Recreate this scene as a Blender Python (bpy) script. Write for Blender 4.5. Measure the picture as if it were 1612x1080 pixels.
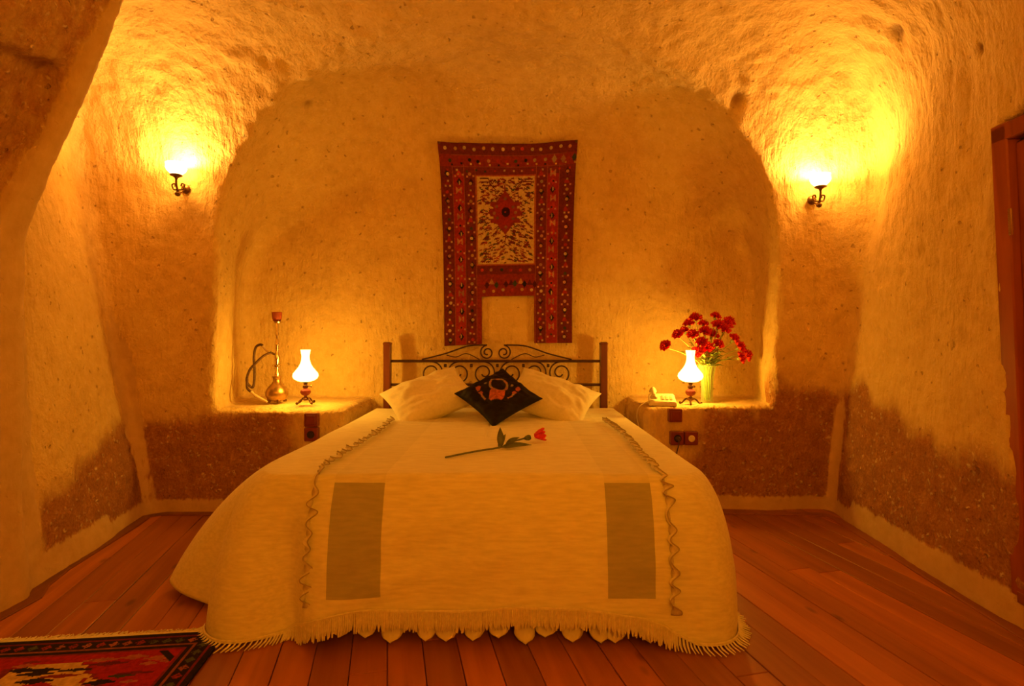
import bpy, math, random
import numpy as np
from mathutils import Vector, Matrix, Euler
from mathutils import noise as mnoise

for o in list(bpy.data.objects):
    bpy.data.objects.remove(o, do_unlink=True)
scene = bpy.context.scene
col = scene.collection

# ------------------------------------------------------------------ camera, world, exposure
CAM_H = 1.13
FPX = 850.0
cd = bpy.data.cameras.new('camera')
cd.sensor_width = 36.0
cd.lens = 36.0 * FPX / 1612.0
cd.shift_y = -12.0 / 1612.0
cd.clip_start = 0.02
cam = bpy.data.objects.new('camera', cd)
cam.location = (0, 0, CAM_H)
cam.rotation_euler = (math.pi / 2, 0, 0)
col.objects.link(cam)
scene.camera = cam

w = bpy.data.worlds.new('world')
scene.world = w
w.use_nodes = True
w.node_tree.nodes['Background'].inputs[0].default_value = (1.0, 0.5, 0.2, 1)
w.node_tree.nodes['Background'].inputs[1].default_value = 0.0

scene.view_settings.view_transform = 'Standard'
scene.view_settings.look = 'None'
scene.view_settings.gamma = 1.0
scene.view_settings.use_curve_mapping = False
scene.view_settings.exposure = 1.38

BULB = (1.0, 0.41, 0.018)
BULB_TABLE = (1.0, 0.62, 0.06)
BULB_SCONCE = (1.0, 0.50, 0.105)
P_SCONCE = 11.0
P_TABLE = 7.2
P_ROOM = 42.0

rnd = random.Random(7)
RS = np.random.RandomState(11)
PI = math.pi


def px(x, y, Y):
    """point of the room seen at picture position x, y at depth Y (used for measuring only)"""
    return Vector(((x - 806.0) / FPX * Y, Y, CAM_H - (y - 528.0) / FPX * Y))


# ------------------------------------------------------------------ numpy noise
_perm = RS.rand(64, 64, 64).astype(np.float32)


def vnoise(x, y, z):
    xi = np.floor(x).astype(np.int32); yi = np.floor(y).astype(np.int32); zi = np.floor(z).astype(np.int32)
    fx = x - xi; fy = y - yi; fz = z - zi
    fx = fx * fx * (3 - 2 * fx); fy = fy * fy * (3 - 2 * fy); fz = fz * fz * (3 - 2 * fz)
    g = lambda a, b, c: _perm[(xi + a) & 63, (yi + b) & 63, (zi + c) & 63]
    c00 = g(0, 0, 0) * (1 - fx) + g(1, 0, 0) * fx
    c10 = g(0, 1, 0) * (1 - fx) + g(1, 1, 0) * fx
    c01 = g(0, 0, 1) * (1 - fx) + g(1, 0, 1) * fx
    c11 = g(0, 1, 1) * (1 - fx) + g(1, 1, 1) * fx
    c0 = c00 * (1 - fy) + c10 * fy
    c1 = c01 * (1 - fy) + c11 * fy
    return (c0 * (1 - fz) + c1 * fz) * 2 - 1


def sm(a, b, x):
    t = np.clip((x - a) / (b - a), 0, 1)
    return t * t * (3 - 2 * t)


def smax(a, b, k):
    h = np.maximum(k - np.abs(a - b), 0) / k
    return np.maximum(a, b) + h * h * k * 0.25


def smin(a, b, k):
    return -smax(-a, -b, k)


# ------------------------------------------------------------------ materials
def new_mat(name):
    m = bpy.data.materials.new(name)
    m.use_nodes = True
    nt = m.node_tree
    return m, nt, nt.nodes['Principled BSDF']


def nd(nt, kind, **kw):
    n = nt.nodes.new(kind)
    for k, v in kw.items():
        setattr(n, k, v)
    return n


def ramp(nt, stops):
    r = nd(nt, 'ShaderNodeValToRGB')
    while len(r.color_ramp.elements) < len(stops):
        r.color_ramp.elements.new(0.5)
    for e, (p, c) in zip(r.color_ramp.elements, stops):
        e.position = p
        e.color = c if len(c) == 4 else (*c, 1)
    return r


def mixc(nt, fac, a, b, mode='MIX'):
    m = nd(nt, 'ShaderNodeMix', data_type='RGBA', blend_type=mode)
    for idx, v in ((0, fac), (6, a), (7, b)):
        if hasattr(v, 'is_linked') or hasattr(v, 'links'):
            nt.links.new(v, m.inputs[idx])
        elif idx == 0:
            m.inputs[0].default_value = v
        else:
            m.inputs[idx].default_value = (*v, 1)
    return m.outputs[2]


def mth(nt, op, a, b=None, clamp=False):
    m = nd(nt, 'ShaderNodeMath', operation=op)
    m.use_clamp = clamp
    for i, v in enumerate((a, b)):
        if v is None:
            continue
        if isinstance(v, (int, float)):
            m.inputs[i].default_value = v
        else:
            nt.links.new(v, m.inputs[i])
    return m.outputs[0]


def simple(name, color, rough=0.6, metal=0.0, noise=0.12, nscale=30.0, bump=0.0, spec=None, sheen=0.0):
    m, nt, b = new_mat(name)
    tc = nd(nt, 'ShaderNodeTexCoord')
    n = nd(nt, 'ShaderNodeTexNoise')
    n.inputs['Scale'].default_value = nscale
    n.inputs['Detail'].default_value = 4
    nt.links.new(tc.outputs['Object'], n.inputs['Vector'])
    lo = tuple(max(0, c * (1 - noise)) for c in color)
    hi = tuple(min(1, c * (1 + noise)) for c in color)
    r = ramp(nt, [(0.3, lo), (0.7, hi)])
    nt.links.new(n.outputs['Fac'], r.inputs[0])
    nt.links.new(r.outputs[0], b.inputs['Base Color'])
    b.inputs['Roughness'].default_value = rough
    b.inputs['Metallic'].default_value = metal
    if spec is not None:
        b.inputs['Specular IOR Level'].default_value = spec
    if sheen:
        b.inputs['Sheen Weight'].default_value = sheen
    if bump:
        bp = nd(nt, 'ShaderNodeBump')
        bp.inputs['Strength'].default_value = bump
        bp.inputs['Distance'].default_value = 0.004
        nt.links.new(n.outputs['Fac'], bp.inputs['Height'])
        nt.links.new(bp.outputs[0], b.inputs['Normal'])
    return m


def stone_mat():
    m, nt, b = new_mat('hewn_tuff')
    L = nt.links.new
    tc = nd(nt, 'ShaderNodeTexCoord')
    O = tc.outputs['Object']

    def noise(scale, detail=4, rough=0.6, vec=None):
        n = nd(nt, 'ShaderNodeTexNoise')
        n.inputs['Scale'].default_value = scale
        n.inputs['Detail'].default_value = detail
        n.inputs['Roughness'].default_value = rough
        L(vec if vec is not None else O, n.inputs['Vector'])
        return n.outputs['Fac']
    mp = nd(nt, 'ShaderNodeMapping')
    mp.inputs['Scale'].default_value = (1, 1, 0.28)
    L(O, mp.inputs['Vector'])
    n_big = noise(2.2, 5)
    n_mid = noise(14, 5)
    n_fine = noise(75, 4, 0.7)
    n_str = noise(34, 3, 0.55, mp.outputs[0])
    nw = nd(nt, 'ShaderNodeTexNoise')
    nw.inputs['Scale'].default_value = 45
    L(O, nw.inputs['Vector'])
    vm = nd(nt, 'ShaderNodeVectorMath', operation='SCALE')
    L(nw.outputs['Color'], vm.inputs[0]); vm.inputs['Scale'].default_value = 0.035
    va = nd(nt, 'ShaderNodeVectorMath', operation='ADD')
    L(O, va.inputs[0]); L(vm.outputs[0], va.inputs[1])
    OW = va.outputs[0]
    vor = nd(nt, 'ShaderNodeTexVoronoi')
    vor.inputs['Scale'].default_value = 30
    L(OW, vor.inputs['Vector'])
    vor2 = nd(nt, 'ShaderNodeTexVoronoi')
    vor2.inputs['Scale'].default_value = 36
    L(OW, vor2.inputs['Vector'])
    a_d = nd(nt, 'ShaderNodeAttribute', attribute_name='dado').outputs['Fac']
    a_p = nd(nt, 'ShaderNodeAttribute', attribute_name='plaster').outputs['Fac']
    a_h = nd(nt, 'ShaderNodeAttribute', attribute_name='pit').outputs['Fac']
    # pale tuff
    r1 = ramp(nt, [(0.3, (0.60, 0.42, 0.17)), (0.5, (0.72, 0.53, 0.23)), (0.72, (0.80, 0.62, 0.29))])
    L(mth(nt, 'ADD', mth(nt, 'MULTIPLY', n_big, 0.45), mth(nt, 'MULTIPLY', n_mid, 0.55)), r1.inputs[0])
    # scattered dark inclusions
    selr = ramp(nt, [(0.88, (0, 0, 0)), (0.95, (1, 1, 1))])
    sep = nd(nt, 'ShaderNodeSeparateColor')
    L(vor.outputs['Color'], sep.inputs[0])
    L(sep.outputs[0], selr.inputs[0])
    dotr = ramp(nt, [(0.16, (1, 1, 1)), (0.30, (0, 0, 0))])
    L(vor.outputs['Distance'], dotr.inputs[0])
    dark = mth(nt, 'MULTIPLY', selr.outputs[0], dotr.outputs[0])
    c = mixc(nt, mth(nt, 'MULTIPLY', dark, 0.5), r1.outputs[0], (0.30, 0.16, 0.07))
    # dark stained stone below; its colours also darken the haunch panel
    r2 = ramp(nt, [(0.3, (0.20, 0.082, 0.028)), (0.52, (0.36, 0.16, 0.055)), (0.75, (0.60, 0.33, 0.13))])
    L(mth(nt, 'ADD', mth(nt, 'MULTIPLY', n_mid, 0.4), mth(nt, 'MULTIPLY', n_fine, 0.6)), r2.inputs[0])
    sel2 = ramp(nt, [(0.60, (0, 0, 0)), (0.95, (1, 1, 1))])
    sep2 = nd(nt, 'ShaderNodeSeparateColor')
    L(vor2.outputs['Color'], sep2.inputs[0])
    L(sep2.outputs[1], sel2.inputs[0])
    dot2 = ramp(nt, [(0.12, (1, 1, 1)), (0.42, (0, 0, 0))])
    L(vor2.outputs['Distance'], dot2.inputs[0])
    light = mth(nt, 'MULTIPLY', sel2.outputs[0], dot2.outputs[0])
    c2 = mixc(nt, mth(nt, 'MULTIPLY', light, 0.8), r2.outputs[0], (0.66, 0.50, 0.32))
    f = mth(nt, 'ADD', a_d, mth(nt, 'MULTIPLY', mth(nt, 'SUBTRACT', n_mid, 0.5), 0.9))
    f = mth(nt, 'ADD', f, mth(nt, 'MULTIPLY', mth(nt, 'SUBTRACT', n_str, 0.5), 0.45))
    fr = ramp(nt, [(0.22, (0, 0, 0)), (0.82, (1, 1, 1))])
    L(f, fr.inputs[0])
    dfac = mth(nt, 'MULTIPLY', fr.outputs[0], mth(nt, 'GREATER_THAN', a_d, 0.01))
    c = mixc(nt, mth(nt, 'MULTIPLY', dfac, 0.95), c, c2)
    # pale specks also higher up
    c = mixc(nt, mth(nt, 'MULTIPLY', light, 0.35), c, (0.86, 0.70, 0.46))
    # smooth plaster
    pf = mth(nt, 'ADD', a_p, mth(nt, 'MULTIPLY', mth(nt, 'SUBTRACT', n_str, 0.5), 1.1))
    pr = ramp(nt, [(0.38, (0, 0, 0)), (0.60, (1, 1, 1))])
    L(pf, pr.inputs[0])
    pfac = mth(nt, 'MULTIPLY', pr.outputs[0], mth(nt, 'GREATER_THAN', a_p, 0.02))
    r3 = ramp(nt, [(0.3, (0.56, 0.40, 0.21)), (0.7, (0.66, 0.49, 0.27))])
    L(n_mid, r3.inputs[0])
    c = mixc(nt, pfac, c, r3.outputs[0])
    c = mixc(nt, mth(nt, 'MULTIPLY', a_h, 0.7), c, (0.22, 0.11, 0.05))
    L(c, b.inputs['Base Color'])
    b.inputs['Roughness'].default_value = 0.92
    b.inputs['Specular IOR Level'].default_value = 0.2
    # relief
    h = mth(nt, 'ADD', mth(nt, 'MULTIPLY', n_fine, 0.35), mth(nt, 'MULTIPLY', n_str, 0.9))
    h = mth(nt, 'ADD', h, mth(nt, 'MULTIPLY', noise(22, 3, 0.5), 0.7))
    h = mth(nt, 'SUBTRACT', h, mth(nt, 'MULTIPLY', dark, 0.5))
    h = mth(nt, 'ADD', h, mth(nt, 'MULTIPLY', mth(nt, 'MULTIPLY', light, dfac), 0.35))
    h = mth(nt, 'SUBTRACT', h, 0.975)
    h = mth(nt, 'MULTIPLY', h, mth(nt, 'SUBTRACT', 1.0, mth(nt, 'MULTIPLY', pfac, 0.8)))
    bp = nd(nt, 'ShaderNodeBump')
    bp.inputs['Strength'].default_value = 0.95
    bp.inputs['Distance'].default_value = 0.018
    L(h, bp.inputs['Height'])
    L(bp.outputs[0], b.inputs['Normal'])
    return m


def wood_mat(name, c1, c2, rough=0.4, axis=(18, 1.2, 18), knots=True, coord='Object'):
    m, nt, b = new_mat(name)
    L = nt.links.new
    tc = nd(nt, 'ShaderNodeTexCoord')
    oi = nd(nt, 'ShaderNodeObjectInfo')
    mp = nd(nt, 'ShaderNodeMapping')
    mp.inputs['Scale'].default_value = axis
    L(tc.outputs[coord], mp.inputs['Vector'])
    cx = nd(nt, 'ShaderNodeCombineXYZ')
    rm = mth(nt, 'MULTIPLY', oi.outputs['Random'], 37.0)
    L(rm, cx.inputs[0]); L(rm, cx.inputs[1]); L(rm, cx.inputs[2])
    L(cx.outputs[0], mp.inputs['Location'])
    n = nd(nt, 'ShaderNodeTexNoise')
    n.inputs['Scale'].default_value = 1.0
    n.inputs['Detail'].default_value = 6
    n.inputs['Distortion'].default_value = 0.6
    L(mp.outputs[0], n.inputs['Vector'])
    r = ramp(nt, [(0.28, c1), (0.7, c2)])
    L(n.outputs['Fac'], r.inputs[0])
    out = r.outputs[0]
    br = mth(nt, 'ADD', mth(nt, 'MULTIPLY', oi.outputs['Random'], 0.5), 0.72)
    hs = nd(nt, 'ShaderNodeHueSaturation')
    L(br, hs.inputs['Value'])
    L(out, hs.inputs['Color'])
    out = hs.outputs[0]
    if knots:
        mk = nd(nt, 'ShaderNodeMapping')
        mk.inputs['Scale'].default_value = (7, 3.0, 7)
        L(tc.outputs[coord], mk.inputs['Vector'])
        L(cx.outputs[0], mk.inputs['Location'])
        v = nd(nt, 'ShaderNodeTexVoronoi')
        v.inputs['Scale'].default_value = 1.0
        L(mk.outputs[0], v.inputs['Vector'])
        kr = ramp(nt, [(0.05, (1, 1, 1)), (0.13, (0, 0, 0))])
        L(v.outputs['Distance'], kr.inputs[0])
        out = mixc(nt, mth(nt, 'MULTIPLY', kr.outputs[0], 0.65), out, tuple(x * 0.22 for x in c1))
    L(out, b.inputs['Base Color'])
    b.inputs['Roughness'].default_value = rough
    bp = nd(nt, 'ShaderNodeBump')
    bp.inputs['Strength'].default_value = 0.15
    bp.inputs['Distance'].default_value = 0.002
    L(n.outputs['Fac'], bp.inputs['Height'])
    L(bp.outputs[0], b.inputs['Normal'])
    return m


def attr_mat(name, rough=0.95, wscale=260, bump=0.5, dist=0.002):
    """woven cloth whose yarn colours are stored on the mesh"""
    m, nt, b = new_mat(name)
    L = nt.links.new
    at = nd(nt, 'ShaderNodeAttribute', attribute_name='yarn')
    tc = nd(nt, 'ShaderNodeTexCoord')
    n = nd(nt, 'ShaderNodeTexNoise')
    n.inputs['Scale'].default_value = 60
    n.inputs['Detail'].default_value = 4
    L(tc.outputs['Object'], n.inputs['Vector'])
    r = ramp(nt, [(0.3, (0.72, 0.72, 0.72)), (0.7, (1.15, 1.15, 1.15))])
    L(n.outputs['Fac'], r.inputs[0])
    c = mixc(nt, 1.0, at.outputs['Color'], r.outputs[0], 'MULTIPLY')
    L(c, b.inputs['Base Color'])
    b.inputs['Roughness'].default_value = rough
    b.inputs['Specular IOR Level'].default_value = 0.15
    n2 = nd(nt, 'ShaderNodeTexNoise')
    n2.inputs['Scale'].default_value = wscale
    L(tc.outputs['Object'], n2.inputs['Vector'])
    bp = nd(nt, 'ShaderNodeBump')
    bp.inputs['Strength'].default_value = bump
    bp.inputs['Distance'].default_value = dist
    L(n2.outputs['Fac'], bp.inputs['Height'])
    L(bp.outputs[0], b.inputs['Normal'])
    return m


def glow_mat(name, color, strength, clear, tint=(1, 0.8, 0.5)):
    """lit frosted glass: gives off light and lets part of the bulb's light through"""
    m, nt, b = new_mat(name)
    nt.nodes.remove(b)
    out = nt.nodes['Material Output']
    L = nt.links.new
    e = nd(nt, 'ShaderNodeEmission')
    e.inputs[0].default_value = (*color, 1)
    e.inputs[1].default_value = strength
    t = nd(nt, 'ShaderNodeBsdfTransparent')
    t.inputs[0].default_value = (*tint, 1)
    tc = nd(nt, 'ShaderNodeTexCoord')
    n = nd(nt, 'ShaderNodeTexNoise')
    n.inputs['Scale'].default_value = 40
    L(tc.outputs['Object'], n.inputs['Vector'])
    mm = mth(nt, 'ADD', mth(nt, 'MULTIPLY', mth(nt, 'SUBTRACT', n.outputs['Fac'], 0.5), 0.1), clear)
    mx = nd(nt, 'ShaderNodeMixShader')
    L(mm, mx.inputs[0]); L(e.outputs[0], mx.inputs[1]); L(t.outputs[0], mx.inputs[2])
    L(mx.outputs[0], out.inputs['Surface'])
    return m


def glass_mat():
    m, nt, b = new_mat('vase_glass')
    b.inputs['Base Color'].default_value = (0.80, 0.86, 0.70, 1)
    b.inputs['Roughness'].default_value = 0.08
    b.inputs['Transmission Weight'].default_value = 0.0
    L = nt.links.new
    t = nd(nt, 'ShaderNodeBsdfTransparent')
    t.inputs[0].default_value = (0.86, 0.92, 0.72, 1)
    lw = nd(nt, 'ShaderNodeLayerWeight')
    lw.inputs[0].default_value = 0.35
    tc = nd(nt, 'ShaderNodeTexCoord')
    n = nd(nt, 'ShaderNodeTexNoise')
    n.inputs['Scale'].default_value = 25
    L(tc.outputs['Object'], n.inputs['Vector'])
    f = mth(nt, 'ADD', mth(nt, 'MULTIPLY', lw.outputs['Facing'], 0.34), mth(nt, 'MULTIPLY', n.outputs['Fac'], 0.07), True)
    mx = nd(nt, 'ShaderNodeMixShader')
    L(f, mx.inputs[0]); L(t.outputs[0], mx.inputs[1]); L(b.outputs[0], mx.inputs[2])
    L(mx.outputs[0], nt.nodes['Material Output'].inputs['Surface'])
    return m


def spread_mat():
    """cream handwoven bedspread with two greyish bands"""
    m, nt, b = new_mat('bedspread_cotton')
    L = nt.links.new
    tc = nd(nt, 'ShaderNodeTexCoord')
    wv = nd(nt, 'ShaderNodeTexNoise')
    mp = nd(nt, 'ShaderNodeMapping')
    mp.inputs['Scale'].default_value = (14, 90, 90)
    L(tc.outputs['Object'], mp.inputs['Vector'])
    L(mp.outputs[0], wv.inputs['Vector'])
    wv.inputs['Scale'].default_value = 1.0
    wv.inputs['Detail'].default_value = 4
    r = ramp(nt, [(0.3, (0.86, 0.85, 0.83)), (0.7, (1.04, 1.03, 1.0))])
    L(wv.outputs['Fac'], r.inputs[0])
    sx = nd(nt, 'ShaderNodeSeparateXYZ')
    L(tc.outputs['Object'], sx.inputs[0])
    X_, Z_ = sx.outputs[0], sx.outputs[2]
    base = None
    fr_ = mth(nt, 'MULTIPLY', mth(nt, 'LESS_THAN', Z_, -0.022), mth(nt, 'GREATER_THAN', Z_, -0.415))
    tp_ = mth(nt, 'MULTIPLY', mth(nt, 'GREATER_THAN', Z_, -0.022), 0.16)
    lvl = mth(nt, 'ADD', fr_, tp_)
    tot = None
    for a_, b_ in ((-0.665 + 0.125, -0.475 + 0.125), (0.345 + 0.125, 0.515 + 0.125)):
        q = mth(nt, 'MULTIPLY', mth(nt, 'GREATER_THAN', X_, a_), mth(nt, 'LESS_THAN', X_, b_))
        tot = q if tot is None else mth(nt, 'ADD', tot, q)
    band = mth(nt, 'MULTIPLY', tot, lvl)
    c = mixc(nt, band, (0.84, 0.82, 0.70), (0.44, 0.44, 0.38))
    c = mixc(nt, 1.0, c, r.outputs[0], 'MULTIPLY')
    L(c, b.inputs['Base Color'])
    b.inputs['Roughness'].default_value = 0.9
    b.inputs['Sheen Weight'].default_value = 0.15
    bp = nd(nt, 'ShaderNodeBump')
    bp.inputs['Strength'].default_value = 0.35
    bp.inputs['Distance'].default_value = 0.003
    L(wv.outputs['Fac'], bp.inputs['Height'])
    L(bp.outputs[0], b.inputs['Normal'])
    return m


M = {}
M['stone'] = stone_mat()
M['board'] = wood_mat('pine_floorboard', (0.30, 0.090, 0.019), (0.45, 0.155, 0.035), 0.42)
M['dark_strip'] = wood_mat('dark_wood_and_shade', (0.16, 0.045, 0.014), (0.24, 0.075, 0.022), 0.45, knots=False)  # sub-floor and threshold wood, also the strips painted as shade by the walls
M['post'] = wood_mat('red_stained_wood', (0.10, 0.024, 0.009), (0.17, 0.043, 0.016), 0.35, (20, 20, 1.5), False)
M['door'] = wood_mat('red_brown_door_wood', (0.20, 0.045, 0.016), (0.33, 0.085, 0.03), 0.3, (20, 20, 1.5), False)
M['iron'] = simple('dark_wrought_iron', (0.07, 0.035, 0.022), 0.45, 0.6)
M['brass'] = simple('aged_brass', (0.42, 0.25, 0.09), 0.32, 0.9, 0.3)
M['brass_dark'] = simple('tarnished_brass', (0.16, 0.085, 0.035), 0.42, 0.85, 0.3)
M['steel'] = simple('polished_pipe_metal', (0.75, 0.62, 0.42), 0.2, 1.0)
M['spread'] = spread_mat()
M['cream'] = simple('cream_cotton', (0.84, 0.81, 0.66), 0.9, 0, 0.05, 60, 0.3, sheen=0.15)
M['sheet'] = simple('white_cotton_edge', (0.78, 0.72, 0.60), 0.9, 0, 0.05, 60, 0.2)
M['mattress'] = simple('mattress_ticking', (0.6, 0.52, 0.4), 0.9)
M['ribbon'] = simple('ruffle_cotton', (0.74, 0.69, 0.57), 0.9, 0, 0.1, 80)
M['thread'] = simple('grey_ruffle_edging', (0.42, 0.36, 0.26), 0.9)
M['yarn'] = attr_mat('woven_wool')
M['satin'] = attr_mat('embroidered_black_satin', 0.6, 400, 0.2)
M['hole'] = simple('dark_socket_hole', (0.02, 0.012, 0.008), 0.6)
M['plate'] = simple('red_brown_switch_plastic', (0.20, 0.035, 0.02), 0.3, 0, 0.05)
M['ivory'] = simple('ivory_plastic', (0.80, 0.72, 0.55), 0.35, 0, 0.04)
M['terra'] = simple('red_clay', (0.30, 0.055, 0.03), 0.6)
M['hose'] = simple('dark_hose_cloth', (0.10, 0.05, 0.025), 0.7, 0, 0.4, 120)
M['hose_tip'] = simple('pale_mouthpiece_wood', (0.66, 0.50, 0.32), 0.4)
M['petal'] = simple('red_petal', (0.80, 0.030, 0.018), 0.55, 0, 0.35, 60)
M['stem'] = simple('green_stem', (0.22, 0.30, 0.07), 0.6, 0, 0.25)
M['leaf'] = simple('green_leaf', (0.34, 0.42, 0.10), 0.6, 0, 0.3)
M['leaf_dark'] = simple('dull_green_leaf', (0.12, 0.15, 0.04), 0.6, 0, 0.3)
M['cord'] = simple('dark_cord', (0.06, 0.03, 0.015), 0.6)
M['glass'] = glass_mat()
M['water'] = simple('vase_stems_water', (0.30, 0.34, 0.12), 0.3)
M['shade'] = glow_mat('lit_lamp_glass', (1.0, 0.46, 0.085), 8.0, 0.55)
M['sconce'] = glow_mat('lit_sconce_glass', (1.0, 0.46, 0.10), 8.0, 0.16)


# ------------------------------------------------------------------ mesh building
class MB:
    def __init__(s):
        s.v = []; s.f = []

    def add(s, vs, fs):
        o = len(s.v)
        s.v += [tuple(p) for p in vs]
        s.f += [tuple(i + o for i in f) for f in fs]
        return s

    def box(s, c, h, rot=None, bev=0.0):
        cx, cy, cz = c
        hx, hy, hz = h
        b = min(bev, hx * .9, hy * .9, hz * .9)
        if b <= 0:
            vs = [Vector((sx * hx, sy * hy, sz * hz)) for sx in (-1, 1) for sy in (-1, 1) for sz in (-1, 1)]
            fs = [(0, 1, 3, 2), (4, 6, 7, 5), (0, 4, 5, 1), (2, 3, 7, 6), (0, 2, 6, 4), (1, 5, 7, 3)]
        else:
            vs = []; idx = {}
            for sx in (-1, 1):
                for sy in (-1, 1):
                    for sz in (-1, 1):
                        for ax in range(3):
                            p = [sx * hx, sy * hy, sz * hz]
                            for a in range(3):
                                if a != ax:
                                    p[a] -= (sx, sy, sz)[a] * b
                            idx[(sx, sy, sz, ax)] = len(vs)
                            vs.append(Vector(p))
            fs = []
            g = lambda S, ax: idx[(S[0], S[1], S[2], ax)]
            for ax in range(3):
                a1, a2 = [a for a in range(3) if a != ax]
                for sg in (-1, 1):
                    q = []
                    for u, vv in ((-1, -1), (1, -1), (1, 1), (-1, 1)):
                        S = [0, 0, 0]; S[ax] = sg; S[a1] = u; S[a2] = vv
                        q.append(g(S, ax))
                    fs.append(tuple(q))
                for u in (-1, 1):
                    for vv in (-1, 1):
                        S0 = [0, 0, 0]; S0[ax] = -1; S0[a1] = u; S0[a2] = vv
                        S1 = list(S0); S1[ax] = 1
                        fs.append((g(S0, a1), g(S1, a1), g(S1, a2), g(S0, a2)))
            for sx in (-1, 1):
                for sy in (-1, 1):
                    for sz in (-1, 1):
                        fs.append(tuple(idx[(sx, sy, sz, a)] for a in range(3)))
        if rot is not None:
            vs = [rot @ v for v in vs]
        return s.add([v + Vector(c) for v in vs], fs)

    def lathe(s, prof, n=24, c=(0, 0, 0), rot=None, cap=True):
        vs = []; fs = []
        m = len(prof)
        for r, z in prof:
            for i in range(n):
                a = 2 * PI * i / n
                vs.append(Vector((r * math.cos(a), r * math.sin(a), z)))
        for j in range(m - 1):
            for i in range(n):
                k = (i + 1) % n
                fs.append((j * n + i, j * n + k, (j + 1) * n + k, (j + 1) * n + i))
        if cap:
            fs.append(tuple(range(n - 1, -1, -1)))
            fs.append(tuple((m - 1) * n + i for i in range(n)))
        if rot is not None:
            vs = [rot @ v for v in vs]
        return s.add([v + Vector(c) for v in vs], fs)

    def tube(s, pts, rad, n=8, cap=True):
        pts = [Vector(p) for p in pts]
        m = len(pts)
        if not hasattr(rad, '__len__'):
            rad = [rad] * m
        vs = []; fs = []
        t0 = (pts[1] - pts[0]).normalized()
        up = Vector((0, 0, 1)) if abs(t0.z) < 0.9 else Vector((1, 0, 0))
        nrm = t0.cross(up).normalized()
        for j in range(m):
            t = (pts[min(j + 1, m - 1)] - pts[max(j - 1, 0)]).normalized()
            nrm = (nrm - t * nrm.dot(t)).normalized()
            bi = t.cross(nrm)
            for i in range(n):
                a = 2 * PI * i / n
                vs.append(pts[j] + (nrm * math.cos(a) + bi * math.sin(a)) * rad[j])
        for j in range(m - 1):
            for i in range(n):
                k = (i + 1) % n
                fs.append((j * n + i, j * n + k, (j + 1) * n + k, (j + 1) * n + i))
        if cap:
            fs.append(tuple(range(n - 1, -1, -1)))
            fs.append(tuple((m - 1) * n + i for i in range(n)))
        return s.add(vs, fs)

    def grid(s, P, closed_u=False):
        """P[j][i] rows of points"""
        m = len(P); n = len(P[0])
        vs = [p for row in P for p in row]
        fs = []
        for j in range(m - 1):
            for i in range(n - (0 if closed_u else 1)):
                k = (i + 1) % n
                fs.append((j * n + i, j * n + k, (j + 1) * n + k, (j + 1) * n + i))
        return s.add(vs, fs)

    def build(s, name, mat, parent=None, smooth=True, loc=None):
        me = bpy.data.meshes.new(name)
        me.from_pydata([tuple(v) for v in s.v], [], s.f)
        me.update()
        if smooth:
            me.polygons.foreach_set('use_smooth', [True] * len(me.polygons))
            try:
                me.set_sharp_from_angle(angle=math.radians(42))
            except Exception:
                pass
        me.materials.append(mat)
        o = bpy.data.objects.new(name, me)
        col.objects.link(o)
        if parent is not None:
            o.parent = parent
        if loc is not None:
            o.location = loc
        return o


def empty(name, loc=(0, 0, 0), rotz=0.0):
    o = bpy.data.objects.new(name, None)
    o.empty_display_size = 0.1
    o.location = loc
    o.rotation_euler = (0, 0, rotz)
    col.objects.link(o)
    return o


def tag(o, label=None, cat=None, group=None, kind=None):
    if label: o['label'] = label
    if cat: o['category'] = cat
    if group: o['group'] = group
    if kind: o['kind'] = kind
    return o


def copy_tree(o, parent=None):
    c = o.copy()
    col.objects.link(c)
    if parent is not None:
        c.parent = parent
    for ch in list(o.children):
        copy_tree(ch, c)
    return c


def spline(pts, n=8):
    pts = [Vector(p) for p in pts]
    out = []
    for i in range(len(pts) - 1):
        p0 = pts[max(i - 1, 0)]; p1 = pts[i]; p2 = pts[i + 1]; p3 = pts[min(i + 2, len(pts) - 1)]
        for k in range(n):
            t = k / n
            out.append(0.5 * ((2 * p1) + (p2 - p0) * t + (2 * p0 - 5 * p1 + 4 * p2 - p3) * t * t + (3 * p1 - p0 - 3 * p2 + p3) * t ** 3))
    out.append(pts[-1])
    return out


def solidify(o, th, offset=-1):
    md = o.modifiers.new('thickness', 'SOLIDIFY')
    md.thickness = th
    md.offset = offset
    return o


# ------------------------------------------------------------------ the cave room, hewn from one block
YF = 3.46          # face of the wall around the bed alcove
LEDGE = 0.667


def xr_rib(z):
    return -2.085 + np.maximum(z - 1.55, 0) * 0.43


def wall_r(y, z):
    t = np.clip((y - 2.1) / 1.3, -0.3, 1.1)
    return (1.96 - 0.045 * z) * (1 - t) + (2.03 + 0.115 * z) * t


def wall_l(y, z):
    t = np.clip((y - 2.4) / 1.0, -0.3, 1.1)
    return (-2.14 - 0.06 * z) * (1 - t) + (-2.31 - 0.20 * z) * t


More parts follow.
